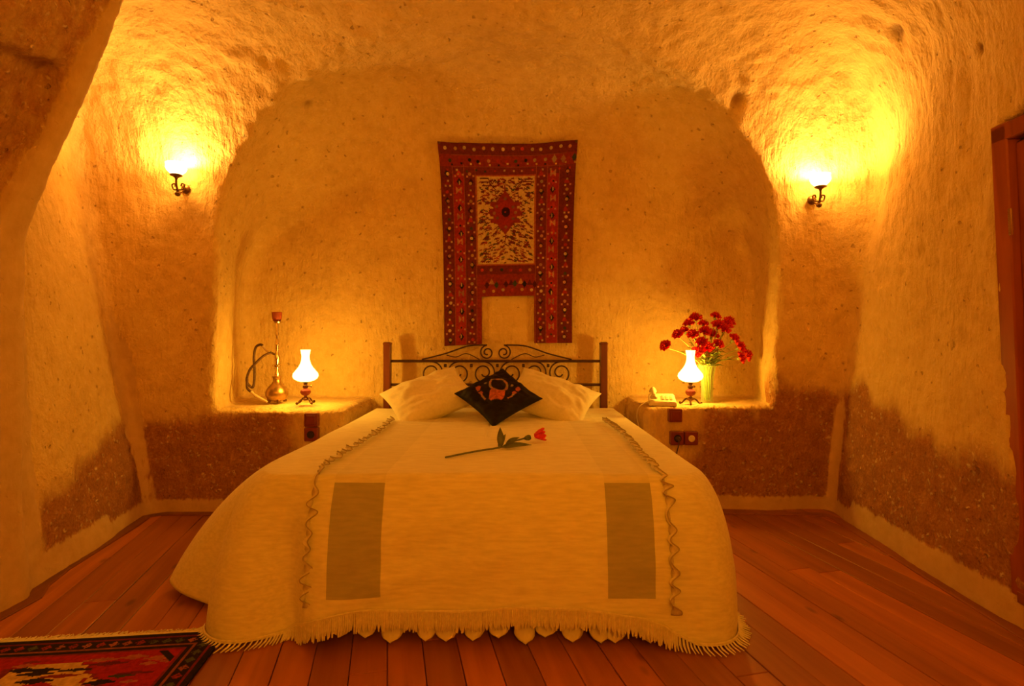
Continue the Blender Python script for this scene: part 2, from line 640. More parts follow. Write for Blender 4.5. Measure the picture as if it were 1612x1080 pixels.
def cavity(x, y, z):
    f32 = np.float32
    dL = wall_l(y, z) - x
    dR = x - wall_r(y, z)
    yf = YF + 0.02 * np.sign(x)
    dF = y - yf
    dB = -1.25 - y
    dC = z - (2.98 - 0.02 * x * x)
    d = smax(dL, dR, 0.02)
    d = smax(d, dF, 0.09)
    d = smax(d, dB, 0.1)
    d = smax(d, dC, 0.75)
    # corner chamfer by the right sconce
    ch = ((x - 2.20) + (y - 3.46) + 0.12) * 0.707 - 0.25 * np.maximum(1.55 - z, 0)
    d = smax(d, ch, 0.05)
    # alcove with rounded arch
    wid = 0.13 * sm(3.5, 4.1, y) * (1 - sm(1.5, 2.1, z)) - 0.16 * sm(3.5, 4.1, y) * sm(2.1, 2.7, z)
    hw = 1.79 + wid
    dx = np.abs(x + 0.09) / hw
    dz = np.maximum(z - 1.6, 0) / (1.32 - 0.10 * sm(3.5, 4.1, y))
    e = (np.power(dx, 2.6) + np.power(dz, 2.6)) ** (1 / 2.6)
    dA = (e - 1) * 1.5
    kk = 0.09 + 0.55 * sm(1.7, 2.5, z)
    dA = smax(dA, y - (4.15 - 0.02 * z), kk)
    dA = smax(dA, 3.0 - y, 0.02)
    # rock ledges left and right of the bed
    led = smax(z - LEDGE, smax(-1.04 - x, -10 - x, 0.01) * -1, 0.07) if False else None
    dl1 = smax(smax(z - LEDGE, x + 1.05, 0.05), (YF - 0.02) - y, 0.05)
    dl2 = smax(smax(z - LEDGE + 0.005, 0.86 - x, 0.05), (YF + 0.02) - y, 0.05)
    dA = smax(dA, -dl1, 0.03)
    dA = smax(dA, -dl2, 0.03)
    d = smin(d, dA, 0.03)
    # heavy arch haunch springing from the left wall
    rib = smax(x - xr_rib(z), y - 2.34, 0.07)
    d = smax(d, -rib, 0.04)
    # shallow panel cut into its underside
    xr = xr_rib(z)
    yo = 2.27 - 0.10 * np.clip((2.5 - z) / 0.9, 0, 1)
    pan = np.maximum(np.maximum(y - yo, 1.0 - y), (xr - 0.05) - x)
    pan = np.maximum(pan, np.maximum(1.62 - z, x - xr - 0.2))
    pan2 = np.maximum(np.abs(y - 1.96) - 0.27 * np.clip((z - 1.45) / 0.5, 0, 1), (xr - 0.14) - x)
    pan2 = np.maximum(pan2, np.maximum(z - (2.22 + 0.1 * (y - 2.0)), x - xr - 0.2))
    pan = smin(pan, pan2, 0.02)
    d = smin(d, pan, 0.03)
    # door opening in the right wall
    dd = np.maximum(np.maximum(np.abs(y - 1.60) - 0.46, np.abs(z - 1.08) - 0.86), np.abs(x - 1.85) - 0.30)
    d = smin(d, dd, 0.02)
    d = np.ascontiguousarray(d, dtype=f32)
    near = np.abs(d) < 0.14
    xn, yn, zn = x[near], y[near], z[near]
    wob = 0.018 * vnoise(xn * 3.1, yn * 3.1, zn * 2.3) + 0.03 * vnoise(xn * 1.1 + 9, yn * 1.1, zn * 1.1)
    d[near] += wob * (1 - 0.7 * sm(3.5, 3.6, yn) * (1 - sm(0.6, 0.8, zn)))
    return d


def build_room():
    vs = 0.022
    x0, y0, z0 = -2.95, -1.40, -0.09
    nx, ny, nz = int(5.5 / vs), int(5.8 / vs), int(3.25 / vs)
    X = (x0 + vs * np.arange(nx)).astype(np.float32)[:, None, None]
    Y = (y0 + vs * np.arange(ny)).astype(np.float32)[None, :, None]
    Z = (z0 + vs * np.arange(nz)).astype(np.float32)[None, None, :]
    F = np.empty((nx, ny, nz), np.float32)
    for i in range(0, nx, 25):
        xx = X[i:i + 25]
        xb, yb, zb = np.broadcast_arrays(xx, Y, Z)
        F[i:i + 25] = cavity(xb, yb, zb)
    ins = F < 0
    cnt = np.zeros((nx - 1, ny - 1, nz - 1), np.int8)
    for a in (0, 1):
        for b in (0, 1):
            for c in (0, 1):
                cnt += ins[a:nx - 1 + a, b:ny - 1 + b, c:nz - 1 + c]
    act = (cnt > 0) & (cnt < 8)
    ci, cj, ck = np.nonzero(act)
    N = len(ci)
    idx = -np.ones(act.shape, np.int32)
    idx[ci, cj, ck] = np.arange(N)
    acc = np.zeros((N, 3)); num = np.zeros(N)
    for ax in range(3):
        for a in (0, 1):
            for b in (0, 1):
                o1 = [0, 0, 0]; oth = [q for q in range(3) if q != ax]
                o1[oth[0]] = a; o1[oth[1]] = b
                o2 = list(o1); o2[ax] = 1
                f1 = F[ci + o1[0], cj + o1[1], ck + o1[2]]
                f2 = F[ci + o2[0], cj + o2[1], ck + o2[2]]
                cr = (f1 < 0) != (f2 < 0)
                t = np.where(cr, f1 / np.where(cr, f1 - f2, 1), 0)
                p = np.zeros((N, 3)); p += o1
                p[:, ax] = t
                acc += p * cr[:, None]
                num += cr
    V = acc / num[:, None]
    V = V * vs + np.stack([ci, cj, ck], 1) * vs + np.array([x0, y0, z0])
    quads = []
    for ax in range(3):
        sl1 = [slice(None)] * 3; sl2 = [slice(None)] * 3
        sl1[ax] = slice(0, -1); sl2[ax] = slice(1, None)
        A = ins[tuple(sl1)]; B = ins[tuple(sl2)]
        ch = A != B
        u, v = [(1, 2), (2, 0), (0, 1)][ax]
        I = list(np.nonzero(ch))
        okk = (I[u] > 0) & (I[v] > 0) & (I[u] < F.shape[u] - 1) & (I[v] < F.shape[v] - 1)
        I = [q[okk] for q in I]
        flip = A[tuple(I)]
        def cell(du, dv):
            J = [q.copy() for q in I]
            J[u] = J[u] + du; J[v] = J[v] + dv
            return idx[J[0], J[1], J[2]]
        q = np.stack([cell(-1, -1), cell(0, -1), cell(0, 0), cell(-1, 0)], 1)
        q[flip] = q[flip][:, ::-1]
        quads.append(q)
    Q = np.concatenate(quads)
    Q = Q[(Q >= 0).all(1)]

    def normals(V):
        n = np.cross(V[Q[:, 2]] - V[Q[:, 0]], V[Q[:, 3]] - V[Q[:, 1]])
        vn = np.zeros_like(V)
        for k in range(4):
            np.add.at(vn, Q[:, k], n)
        return vn / np.maximum(np.linalg.norm(vn, axis=1), 1e-9)[:, None]
    vn = normals(V)
    x, y, z = V.T
    # masks of colour differences of the stone
    up = vn[:, 2]
    zb = 0.66 + 0.0 * x
    zb = np.where((x > 1.6) & (y > 3.2), 0.80, zb)
    zb = np.where((x > 1.6) & (y <= 3.2), 0.66 + 0.06 * (y - 2.1), zb)
    zb = np.where(x < -2.0, 0.42 + 0.20 * sm(2.4, 3.5, y), zb)
    zb = zb + 0.10 * vnoise(x * 3.7, y * 3.7, z * 3.0) + 0.05 * vnoise(x * 10, y * 10, z * 8)
    dado = 1 - sm(-0.16, 0.13, z - zb)
    dado *= 1 - sm(YF + 0.10, YF + 0.16, y) * (z > 0.0)
    dado *= 1 - sm(0.5, 0.8, up)
    def blob(cx, cz, rx, rz):
        return np.clip(1.6 - 1.2 * np.sqrt(((x - cx) / rx) ** 2 + ((z - cz) / rz) ** 2), 0, 1) * (y > 3.3)
    clean = np.maximum(blob(-1.22, 0.52, 0.22, 0.20), blob(1.05, 0.50, 0.18, 0.24))
    clean = np.maximum(clean, blob(0.95, 0.56, 0.15, 0.14))
    pil = (x < -1.4) * (1 - sm(2.42, 2.52, y))
    dado *= (1 - clean) * (1 - pil)
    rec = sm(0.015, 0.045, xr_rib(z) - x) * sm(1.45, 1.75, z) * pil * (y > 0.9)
    dado = np.maximum(dado, 0.62 * rec)  # recessed haunch panel coloured darker than the rest of the rib
    hb = np.where((x > 1.3) & (y < 3.25), 0.14, 0.085) + np.where((x < -1.9) & (y < 3.0), 0.05, 0)
    pl = 1 - sm(-0.045, 0.045, z - hb)
    cl = np.abs(x - (wall_l(y, z) + 0.0)) + np.abs(y - YF)
    pl = np.maximum(pl, (1 - sm(0.05, 0.14, cl)) * (x < -1.8) * (1 - sm(0.9, 1.6, z)) * 0.9)
    cr_ = np.abs(x - wall_r(y, z)) + np.abs(y - YF)
    pl = np.maximum(pl, (1 - sm(0.02, 0.085, cr_)) * (x > 1.8) * (1 - sm(0.62, 0.9, z)) * 0.9)
    pl = np.maximum(pl, 0.95 * pil * (1 - rec))
    pl = np.maximum(pl, 0.45 * clean)
    pl = np.where(y > 3.56, np.where((up > 0.6) & (z < 0.9), 0.55, 0), pl)
    # hollows
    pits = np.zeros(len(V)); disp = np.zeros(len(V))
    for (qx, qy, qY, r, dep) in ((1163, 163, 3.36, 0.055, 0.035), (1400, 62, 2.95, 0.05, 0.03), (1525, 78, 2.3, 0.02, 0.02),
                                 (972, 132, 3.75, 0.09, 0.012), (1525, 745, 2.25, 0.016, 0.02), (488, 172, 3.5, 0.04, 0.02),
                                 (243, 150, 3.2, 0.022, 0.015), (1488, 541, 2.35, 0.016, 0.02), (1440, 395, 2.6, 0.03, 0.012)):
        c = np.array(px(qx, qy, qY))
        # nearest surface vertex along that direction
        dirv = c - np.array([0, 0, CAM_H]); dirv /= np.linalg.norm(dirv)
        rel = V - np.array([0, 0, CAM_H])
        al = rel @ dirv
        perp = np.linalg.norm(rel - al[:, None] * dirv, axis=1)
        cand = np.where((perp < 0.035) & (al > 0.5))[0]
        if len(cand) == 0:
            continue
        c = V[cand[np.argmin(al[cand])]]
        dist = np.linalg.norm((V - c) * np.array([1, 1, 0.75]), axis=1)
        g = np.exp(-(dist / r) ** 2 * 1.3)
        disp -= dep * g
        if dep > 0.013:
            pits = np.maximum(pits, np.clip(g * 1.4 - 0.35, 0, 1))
    rough = 1 - 0.85 * np.clip(pl, 0, 1)
    rough *= np.where(y > 3.6, 0.45, 1.0)
    ceil_ = sm(0.2, 0.7, -up)
    disp += rough * (0.008 * vnoise(x * 11, y * 11, z * (4 + 0 * z)) + 0.007 * vnoise(x * 19, y * 19, z * 13))
    disp += ceil_ * 0.012 * vnoise(x * 15 + 5, y * 21, z * 15)
    disp += 0.0035 * vnoise(x * 31, y * 33, z * 33)
    V = V + vn * disp[:, None]
    vn = normals(V)
    fc = V[Q].mean(1)
    fn = np.cross(V[Q[:, 2]] - V[Q[:, 0]], V[Q[:, 3]] - V[Q[:, 1]])
    fn /= np.maximum(np.linalg.norm(fn, axis=1), 1e-9)[:, None]
    cls = np.full(len(Q), -1)
    isback = (fc[:, 1] > YF - 0.02) | ((fc[:, 1] > 3.25) & (fn[:, 1] < -0.72))
    isrear = (fc[:, 1] < -1.1) & (fn[:, 1] > 0.6)
    isceil = (~isback) & (fc[:, 2] > 2.15) & (fn[:, 2] < -0.64) & ~((fc[:, 0] < -1.4) & (fc[:, 1] < 2.4) & (fc[:, 2] < 2.55))
    cls[isback] = 0
    cls[isrear] = 1
    cls[isceil] = 2
    cls[(cls < 0) & (fc[:, 0] < 0)] = 3
    cls[(cls < 0) & (fc[:, 0] >= 0)] = 4
    names = ['wall_back', 'wall_front', 'ceiling', 'wall_left', 'wall_right']
    for k, nm in enumerate(names):
        q = Q[cls == k]
        used, inv = np.unique(q, return_inverse=True)
        me = bpy.data.meshes.new(nm)
        me.vertices.add(len(used)); me.vertices.foreach_set('co', V[used].astype(np.float32).ravel())
        n = len(q)
        me.loops.add(n * 4); me.loops.foreach_set('vertex_index', inv.reshape(-1).astype(np.int32))
        me.polygons.add(n)
        me.polygons.foreach_set('loop_start', np.arange(0, n * 4, 4, dtype=np.int32))
        me.update(calc_edges=True)
        me.polygons.foreach_set('use_smooth', np.ones(n, bool))
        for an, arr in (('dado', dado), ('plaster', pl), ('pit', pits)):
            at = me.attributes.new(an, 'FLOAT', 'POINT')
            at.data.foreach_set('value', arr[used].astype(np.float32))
        me.normals_split_custom_set_from_vertices(vn[used].tolist())
        me.materials.append(M['stone'])
        o = bpy.data.objects.new(nm, me)
        col.objects.link(o)
        lab = {'wall_back': 'rough hewn stone wall with arched bed alcove and carved ledges', 'wall_front': 'rough hewn stone wall opposite the bed alcove',
               'ceiling': 'rough hewn vaulted stone ceiling', 'wall_left': 'rough hewn stone wall with heavy arch haunch',
               'wall_right': 'rough hewn stone wall around the wooden door'}[nm]
        tag(o, lab, 'ceiling' if nm == 'ceiling' else 'wall', kind='structure')
    return V, Q


ROOM_V, ROOM_Q = build_room()


# ------------------------------------------------------------------ floor of pine boards
def clip_poly(poly, inside, inter):
    out = []
    for i in range(len(poly)):
        a = poly[i]; b = poly[(i + 1) % len(poly)]
        ia, ib = inside(a), inside(b)
        if ia: out.append(a)
        if ia != ib: out.append(inter(a, b))
    return out


def clip_rect(poly, xa, xb, ya, yb):
    for ax, val, sg in ((0, xa, 1), (0, xb, -1), (1, ya, 1), (1, yb, -1)):
        if not poly: return poly
        poly = clip_poly(poly, lambda p: sg * (p[ax] - val) >= 0,
                         lambda a, b: tuple(a[k] + (b[k] - a[k]) * (val - a[ax]) / (b[ax] - a[ax]) for k in range(2)))
    return poly


sub = MB().box((-0.1, 1.45, -0.045), (2.55, 2.85, 0.012)).build('floor', M['dark_strip'], smooth=False)
tag(sub, 'red brown pine board floor', 'floor', kind='structure')
ang = math.radians(13)
du = Vector((math.cos(ang), math.sin(ang), 0)); dv = Vector((-math.sin(ang), math.cos(ang), 0))
BW = 0.125
XR_ = 2.06
for i in range(-26, 30):
    cuts = [-2.6, -2.6 + rnd.uniform(1.2, 3.8), 5.4]
    if rnd.random() < 0.6:
        cuts.insert(2, min(cuts[1] + rnd.uniform(1.6, 2.6), 5.2))
    for k in range(len(cuts) - 1):
        g = 0.0014
        poly = []
        for a, b in ((i * BW + g, cuts[k] + g), ((i + 1) * BW - g, cuts[k] + g), ((i + 1) * BW - g, cuts[k + 1] - g), (i * BW + g, cuts[k + 1] - g)):
            p = du * a + dv * b
            poly.append((p.x, p.y))
        poly = clip_rect(poly, -2.42, XR_, -1.3, 4.2)
        if len(poly) < 3:
            continue
        # keep board outlines under the rock by the side walls only
        cx = sum(p[0] for p in poly) / len(poly); cy = sum(p[1] for p in poly) / len(poly)
        n = len(poly)
        top = rnd.uniform(-0.0012, 0.0012)
        c0 = Vector((cx, cy, 0))
        def loc(p, z):
            d = Vector((p[0], p[1], 0)) - c0
            return (d.dot(du), d.dot(dv), z)
        vs = [loc(p, -0.03) for p in poly] + [loc(p, top - 0.0016) for p in poly]
        # eased upper edge
        ins = []
        for p in poly:
            d = Vector((p[0] - cx, p[1] - cy, 0))
            a = d.dot(du); b = d.dot(dv)
            a -= math.copysign(0.0018, a); b -= math.copysign(0.0018, b)
            ins.append((a, b, top))
        vs += ins
        fs = [tuple(range(n - 1, -1, -1))]
        for q in range(n):
            r = (q + 1) % n
            fs.append((q, r, n + r, n + q)); fs.append((n + q, n + r, 2 * n + r, 2 * n + q))
        fs.append(tuple(2 * n + q for q in range(n)))
        o = MB().add(vs, fs).build('plank', M['board'], sub, smooth=False, loc=c0)
        o.rotation_euler = (0, 0, ang)

# shadow line at the foot of the walls, modelled as dark strips
def dark_strip(name, pts, label):
    mb = MB()
    P = [Vector((x, y, 0)) for x, y in pts]
    rows = []
    for i, p in enumerate(P):
        t = (P[min(i + 1, len(P) - 1)] - P[max(i - 1, 0)]).normalized()
        nrm = Vector((-t.y, t.x, 0))
        rows.append([p + nrm * 0.02 + Vector((0, 0, -0.01)), p + nrm * 0.02 + Vector((0, 0, 0.007)), p - nrm * 0.035 + Vector((0, 0, 0.007)),
                     p - nrm * 0.04 + Vector((0, 0, 0.004)), p - nrm * 0.04 + Vector((0, 0, -0.01))])
    mb.grid(rows)
    o = mb.build(name, M['dark_strip'], smooth=False)
    tag(o, label, 'dark_strip', kind='structure')
dark_strip('shade_strip_1', [(0.92, 3.46), (1.5, 3.44), (1.97, 3.40), (2.0, 3.3), (1.98, 2.9), (1.95, 2.4), (1.93, 2.0), (1.93, 1.0), (1.93, -1.0)], 'dark strip standing in for shade along the foot of the right wall')
dark_strip('shade_strip_2', [(-2.06, -1.0), (-2.06, 2.32), (-2.12, 2.42), (-2.17, 2.6), (-2.25, 3.2), (-2.28, 3.36), (-2.2, 3.42), (-1.1, 3.42)], 'dark strip standing in for shade along the foot of the left wall')


# ------------------------------------------------------------------ door in the right wall
def build_door():
    root = empty('door_1', (1.985, 1.575, -0.06))
    tag(root, 'red brown wooden door set in frame in the right wall', 'door', kind='structure')
    lean = Matrix.Rotation(math.radians(-2.6), 3, 'Y')
    def part(name, c, h, mat=M['door'], bev=0.005):
        c = lean @ Vector((c[0], c[1], c[2]))
        return MB().box(c, h, lean, bev).build(name, mat, root)
    part('door_jamb', (-0.01, 0.49, 1.09), (0.028, 0.034, 0.90))
    part('door_jamb', (-0.01, -0.49, 1.09), (0.028, 0.034, 0.90))
    part('door_lintel', (-0.01, 0, 1.965), (0.028, 0.524, 0.034))
    part('door_stop', (0.045, 0.435, 1.08), (0.05, 0.022, 0.84))
    part('door_stop', (0.06, -0.415, 1.08), (0.05, 0.022, 0.84))
    part('door_stop', (0.06, 0, 1.895), (0.05, 0.42, 0.02))
    leaf = part('door_leaf', (0.105, 0, 1.04), (0.02, 0.40, 0.83))
    for zc, hz in ((0.62, 0.30), (1.40, 0.36)):
        for yc in (-0.19, 0.19):
            c = lean @ Vector((0.082, yc, zc))
            MB().box(c, (0.008, 0.14, hz), lean, 0.006).build('door_panel', M['door'], leaf)
    c = lean @ Vector((0.07, 0.33, 1.05))
    MB().tube([c + Vector((0.02, 0, 0)), c + Vector((-0.03, 0, 0)), c + Vector((-0.035, -0.1, 0))], 0.009).build('door_handle', M['brass'], leaf)
    part('hinge', (-0.042, 0.45, 1.62), (0.004, 0.008, 0.05), M['steel'], 0.002)
    part('threshold', (0.05, 0, 0.19), (0.09, 0.5, 0.025), M['dark_strip'])


build_door()


# ------------------------------------------------------------------ bed with iron headboard
HY = 4.03
BCX = -0.125


def spiral(cx, cz, r0, r1, a0, a1, n=40, y=HY):
    return [Vector((cx + (r0 + (r1 - r0) * t) * math.cos(a0 + (a1 - a0) * t), y, cz + (r0 + (r1 - r0) * t) * math.sin(a0 + (a1 - a0) * t)))
            for t in [i / n for i in range(n + 1)]]


def build_bed():
    root = empty('bed', (BCX, 3.0, 0))
    tag(root, 'double bed with red wooden posts and black iron scroll headboard', 'bed')
    off = Vector((BCX, 3.0, 0))
    def bld(mb, name, mat, parent=root):
        mb.v = [tuple(Vector(v) - off) for v in mb.v]
        return mb.build(name, mat, parent)
    for X in (px(610, 0, HY).x, px(950, 0, HY).x):
        mb = MB().box((X, HY, 0.535), (0.027, 0.027, 0.535), None, 0.006)
        mb.box((X, HY, 1.068), (0.030, 0.030, 0.012), None, 0.008)
        bld(mb, 'headboard_post', M['post'])
    xl, xr = px(614, 0, HY).x, px(946, 0, HY).x
    z1, z2 = 0.938, 0.762
    for z in (z1, z2):
        bld(MB().tube([(xl, HY, z), (xr, HY, z)], 0.0105, 10), 'headboard_rail', M['iron'])
    for i, X in enumerate((680, 722, 762, 804, 843, 882)):
        cx = px(X, 0, HY).x
        sg = -1 if i % 2 == 0 else 1
        zc = (z1 + z2) / 2
        a0 = PI / 2 if sg < 0 else PI / 2
        pts = spiral(cx, zc, 0.083, 0.07, a0, a0 - sg * -1 * 2 * PI * 0.62, 30)
        last = a0 + sg * 2 * PI * 0.62
        pts += spiral(cx, zc, 0.07, 0.018, last, last + sg * 2 * PI * 1.05, 34)[1:]
        bld(MB().tube(pts, 0.0055, 8), 'headboard_scroll', M['iron'])
    # little collars where the scrolls meet
    for X in (701, 742, 783, 824, 863):
        cx = px(X, 0, HY).x
        bld(MB().box((cx, HY, 0.905), (0.010, 0.008, 0.012), None, 0.003), 'scroll_collar', M['iron'])
    # crest: two long curves ending in volutes
    for sg, xe, xv in ((-1, 664, 767), (1, 900, 793)):
        e = px(xe, 566, HY); v = px(xv, 555, HY)
        r = 0.055
        sp = spiral(v.x, v.z, r, 0.014, PI / 2, PI / 2 + sg * -1 * 2 * PI * -1.55 * -1, 44)
        pts = spline([e, px(xe + (-sg) * 36, 557, HY), px(xe + (-sg) * 72, 545, HY), Vector((v.x + sg * 0.03, HY, v.z + r * 1.02))], 8) + sp
        bld(MB().tube(pts, 0.0055, 8), 'crest_scroll', M['iron'])
        c2 = px(xv + sg * 22, 561, HY)
        pts = spline([px(xv + sg * 12, 566, HY), c2 + Vector((sg * 0.05, 0, 0.02)), c2 + Vector((sg * 0.13, 0, -0.005)), c2 + Vector((sg * 0.2, 0, 0.01))], 8)
        bld(MB().tube(pts, 0.004, 6), 'crest_scroll', M['iron'])
    # frame, mattress, legs
    for X in (-0.93, 0.68):
        bld(MB().box((X, 3.05, 0.27), (0.02, 0.98, 0.07), None, 0.006), 'side_rail', M['post'])
    bld(MB().box((BCX, 2.09, 0.27), (0.80, 0.018, 0.07), None, 0.006), 'foot_rail', M['post'])
    for X in (-0.90, 0.65):
        bld(MB().box((X, 2.13, 0.15), (0.03, 0.03, 0.15), None, 0.006), 'leg', M['post'])
    bld(MB().box((BCX, 3.02, 0.435), (0.80, 0.925, 0.12), None, 0.05), 'mattress', M['mattress'])


build_bed()

# ------------------------------------------------------------------ bedspread
XLm, XRm, YFt, YHd, ZT, RC = -0.985, 0.735, 2.05, 3.93, 0.598, 0.14
segs = []
segs.append(('L', YHd - (YFt + RC)))
segs.append(('CL', RC * PI / 2))
segs.append(('F', (XRm - XLm) - 2 * RC))
segs.append(('CR', RC * PI / 2))
segs.append(('R', YHd - (YFt + RC)))
S_CL = segs[0][1]; S_F = S_CL + segs[1][1]; S_CR = S_F + segs[2][1]; S_R = S_CR + segs[3][1]; S_T = S_R + segs[4][1]


def perim(s):
    if s < S_CL:
        return Vector((XLm, YHd - s, 0)), Vector((-1, 0, 0))
    if s < S_F:
        a = PI + (s - S_CL) / RC
        c = Vector((XLm + RC, YFt + RC, 0))
        n = Vector((math.cos(a), math.sin(a), 0))
        return c + n * RC, n
    if s < S_CR:
        return Vector((XLm + RC + (s - S_F), YFt, 0)), Vector((0, -1, 0))
    if s < S_R:
        a = 1.5 * PI + (s - S_CR) / RC
        c = Vector((XRm - RC, YFt + RC, 0))
        n = Vector((math.cos(a), math.sin(a), 0))
        return c + n * RC, n
    return Vector((XRm, YFt + RC + (s - S_R), 0)), Vector((1, 0, 0))


def s_of_x(x):
    return S_F + (x - XLm - RC)


def ssm(a, b, x):
    t = min(1, max(0, (x - a) / (b - a)))
    return t * t * (3 - 2 * t)


def n1(x, y=0.0, z=0.0):
    return mnoise.noise((x, y, z))


def ztop(x, y):
    z = ZT + 0.012 * math.cos((x - BCX) / 0.9 * PI / 2)
    z += 0.004 * n1(x * 3.0, y * 9.0, 1.5) + 0.0022 * n1(x * 7, y * 23, 4.5)
    # creases near the pillows
    z += 0.006 * ssm(3.0, 3.35, y) * n1(x * 5, y * 16, 8.5)
    # cloth sinks a little towards its edges
    return z


def drape(s, d):
    """point of the hanging cloth: s along the edge, d 0..1 from the edge down to the hem"""
    p, n = perim(s)
    cl = math.exp(-((s - (S_CL + S_F) / 2 - 0.03) / 0.15) ** 2)
    cr = math.exp(-((s - (S_CR + S_R) / 2 - 0.02) / 0.15) ** 2)
    left = 1 - ssm(S_CL - 0.05, S_F + 0.05, s)
    right = ssm(S_CR - 0.05, S_R + 0.05, s)
    foot = (1 - left) * (1 - right)
    by_head = ssm(3.0, 3.36, p.y)
    flap = math.exp(-((s - (S_CL - 0.21)) / 0.17) ** 2)
    flare = 0.22 * left + 0.075 * foot + 0.075 * right - 0.07 * cl + 0.05 * cr
    # hem height
    zh = 0.122 * foot + 0.05 * left + 0.03 * right - 0.12 * cl - 0.12 * cr
    zh += 0.012 * math.sin(s * 9.0) * foot + 0.010 * n1(s * 4.0, 2.2)
    sag = 1 - ssm(0.0, 0.5, abs(s - (S_F + S_CR) / 2 - 0.1) / 0.9)
    zh += 0.02 * sag * foot
    zh = max(zh, 0.016)
    fold = 0.0
    fold += 0.026 * left * math.sin(s * 2 * PI / 0.42) + 0.014 * right * math.sin(s * 2 * PI / 0.3)
    fold += foot * (0.030 * n1(s * 2.6, 7.7, d * 1.6) + 0.018 * n1(s * 4 + d * 5, 3.3, d * 3))
    mid = (S_CL + S_F) / 2
    g = lambda c, w: math.exp(-((s - c) / w) ** 2)
    lobes = 0.06 * g(mid + 0.01, 0.06) - 0.11 * g(S_CL - 0.01, 0.05) - 0.05 * g(S_F + 0.02, 0.06)
    lobes += -0.022 * g(S_CR + 0.02, 0.04) - 0.028 * g(S_R + 0.05, 0.05) + 0.02 * g((S_CR + S_R) / 2, 0.05)
    Ltot = ZT - zh
    zz = ZT - Ltot * (d ** 1.55)
    out = (0.034 + flare) * (1 - (1 - d) ** (2.0 - 0.5 * left)) + 0.30 * flap * d ** 1.25 + (fold + lobes * min(1.0, d * 1.6)) * d
    out *= 1 - 0.9 * by_head
    pos = p + n * out
    x, y = pos.x, pos.y
    shoulder = 0.012 * math.cos(max(-1, min(1, (x - BCX) / 0.9)) * PI / 2) * (1 - ssm(0, 0.2, d))
    return Vector((x, y, zz + shoulder))


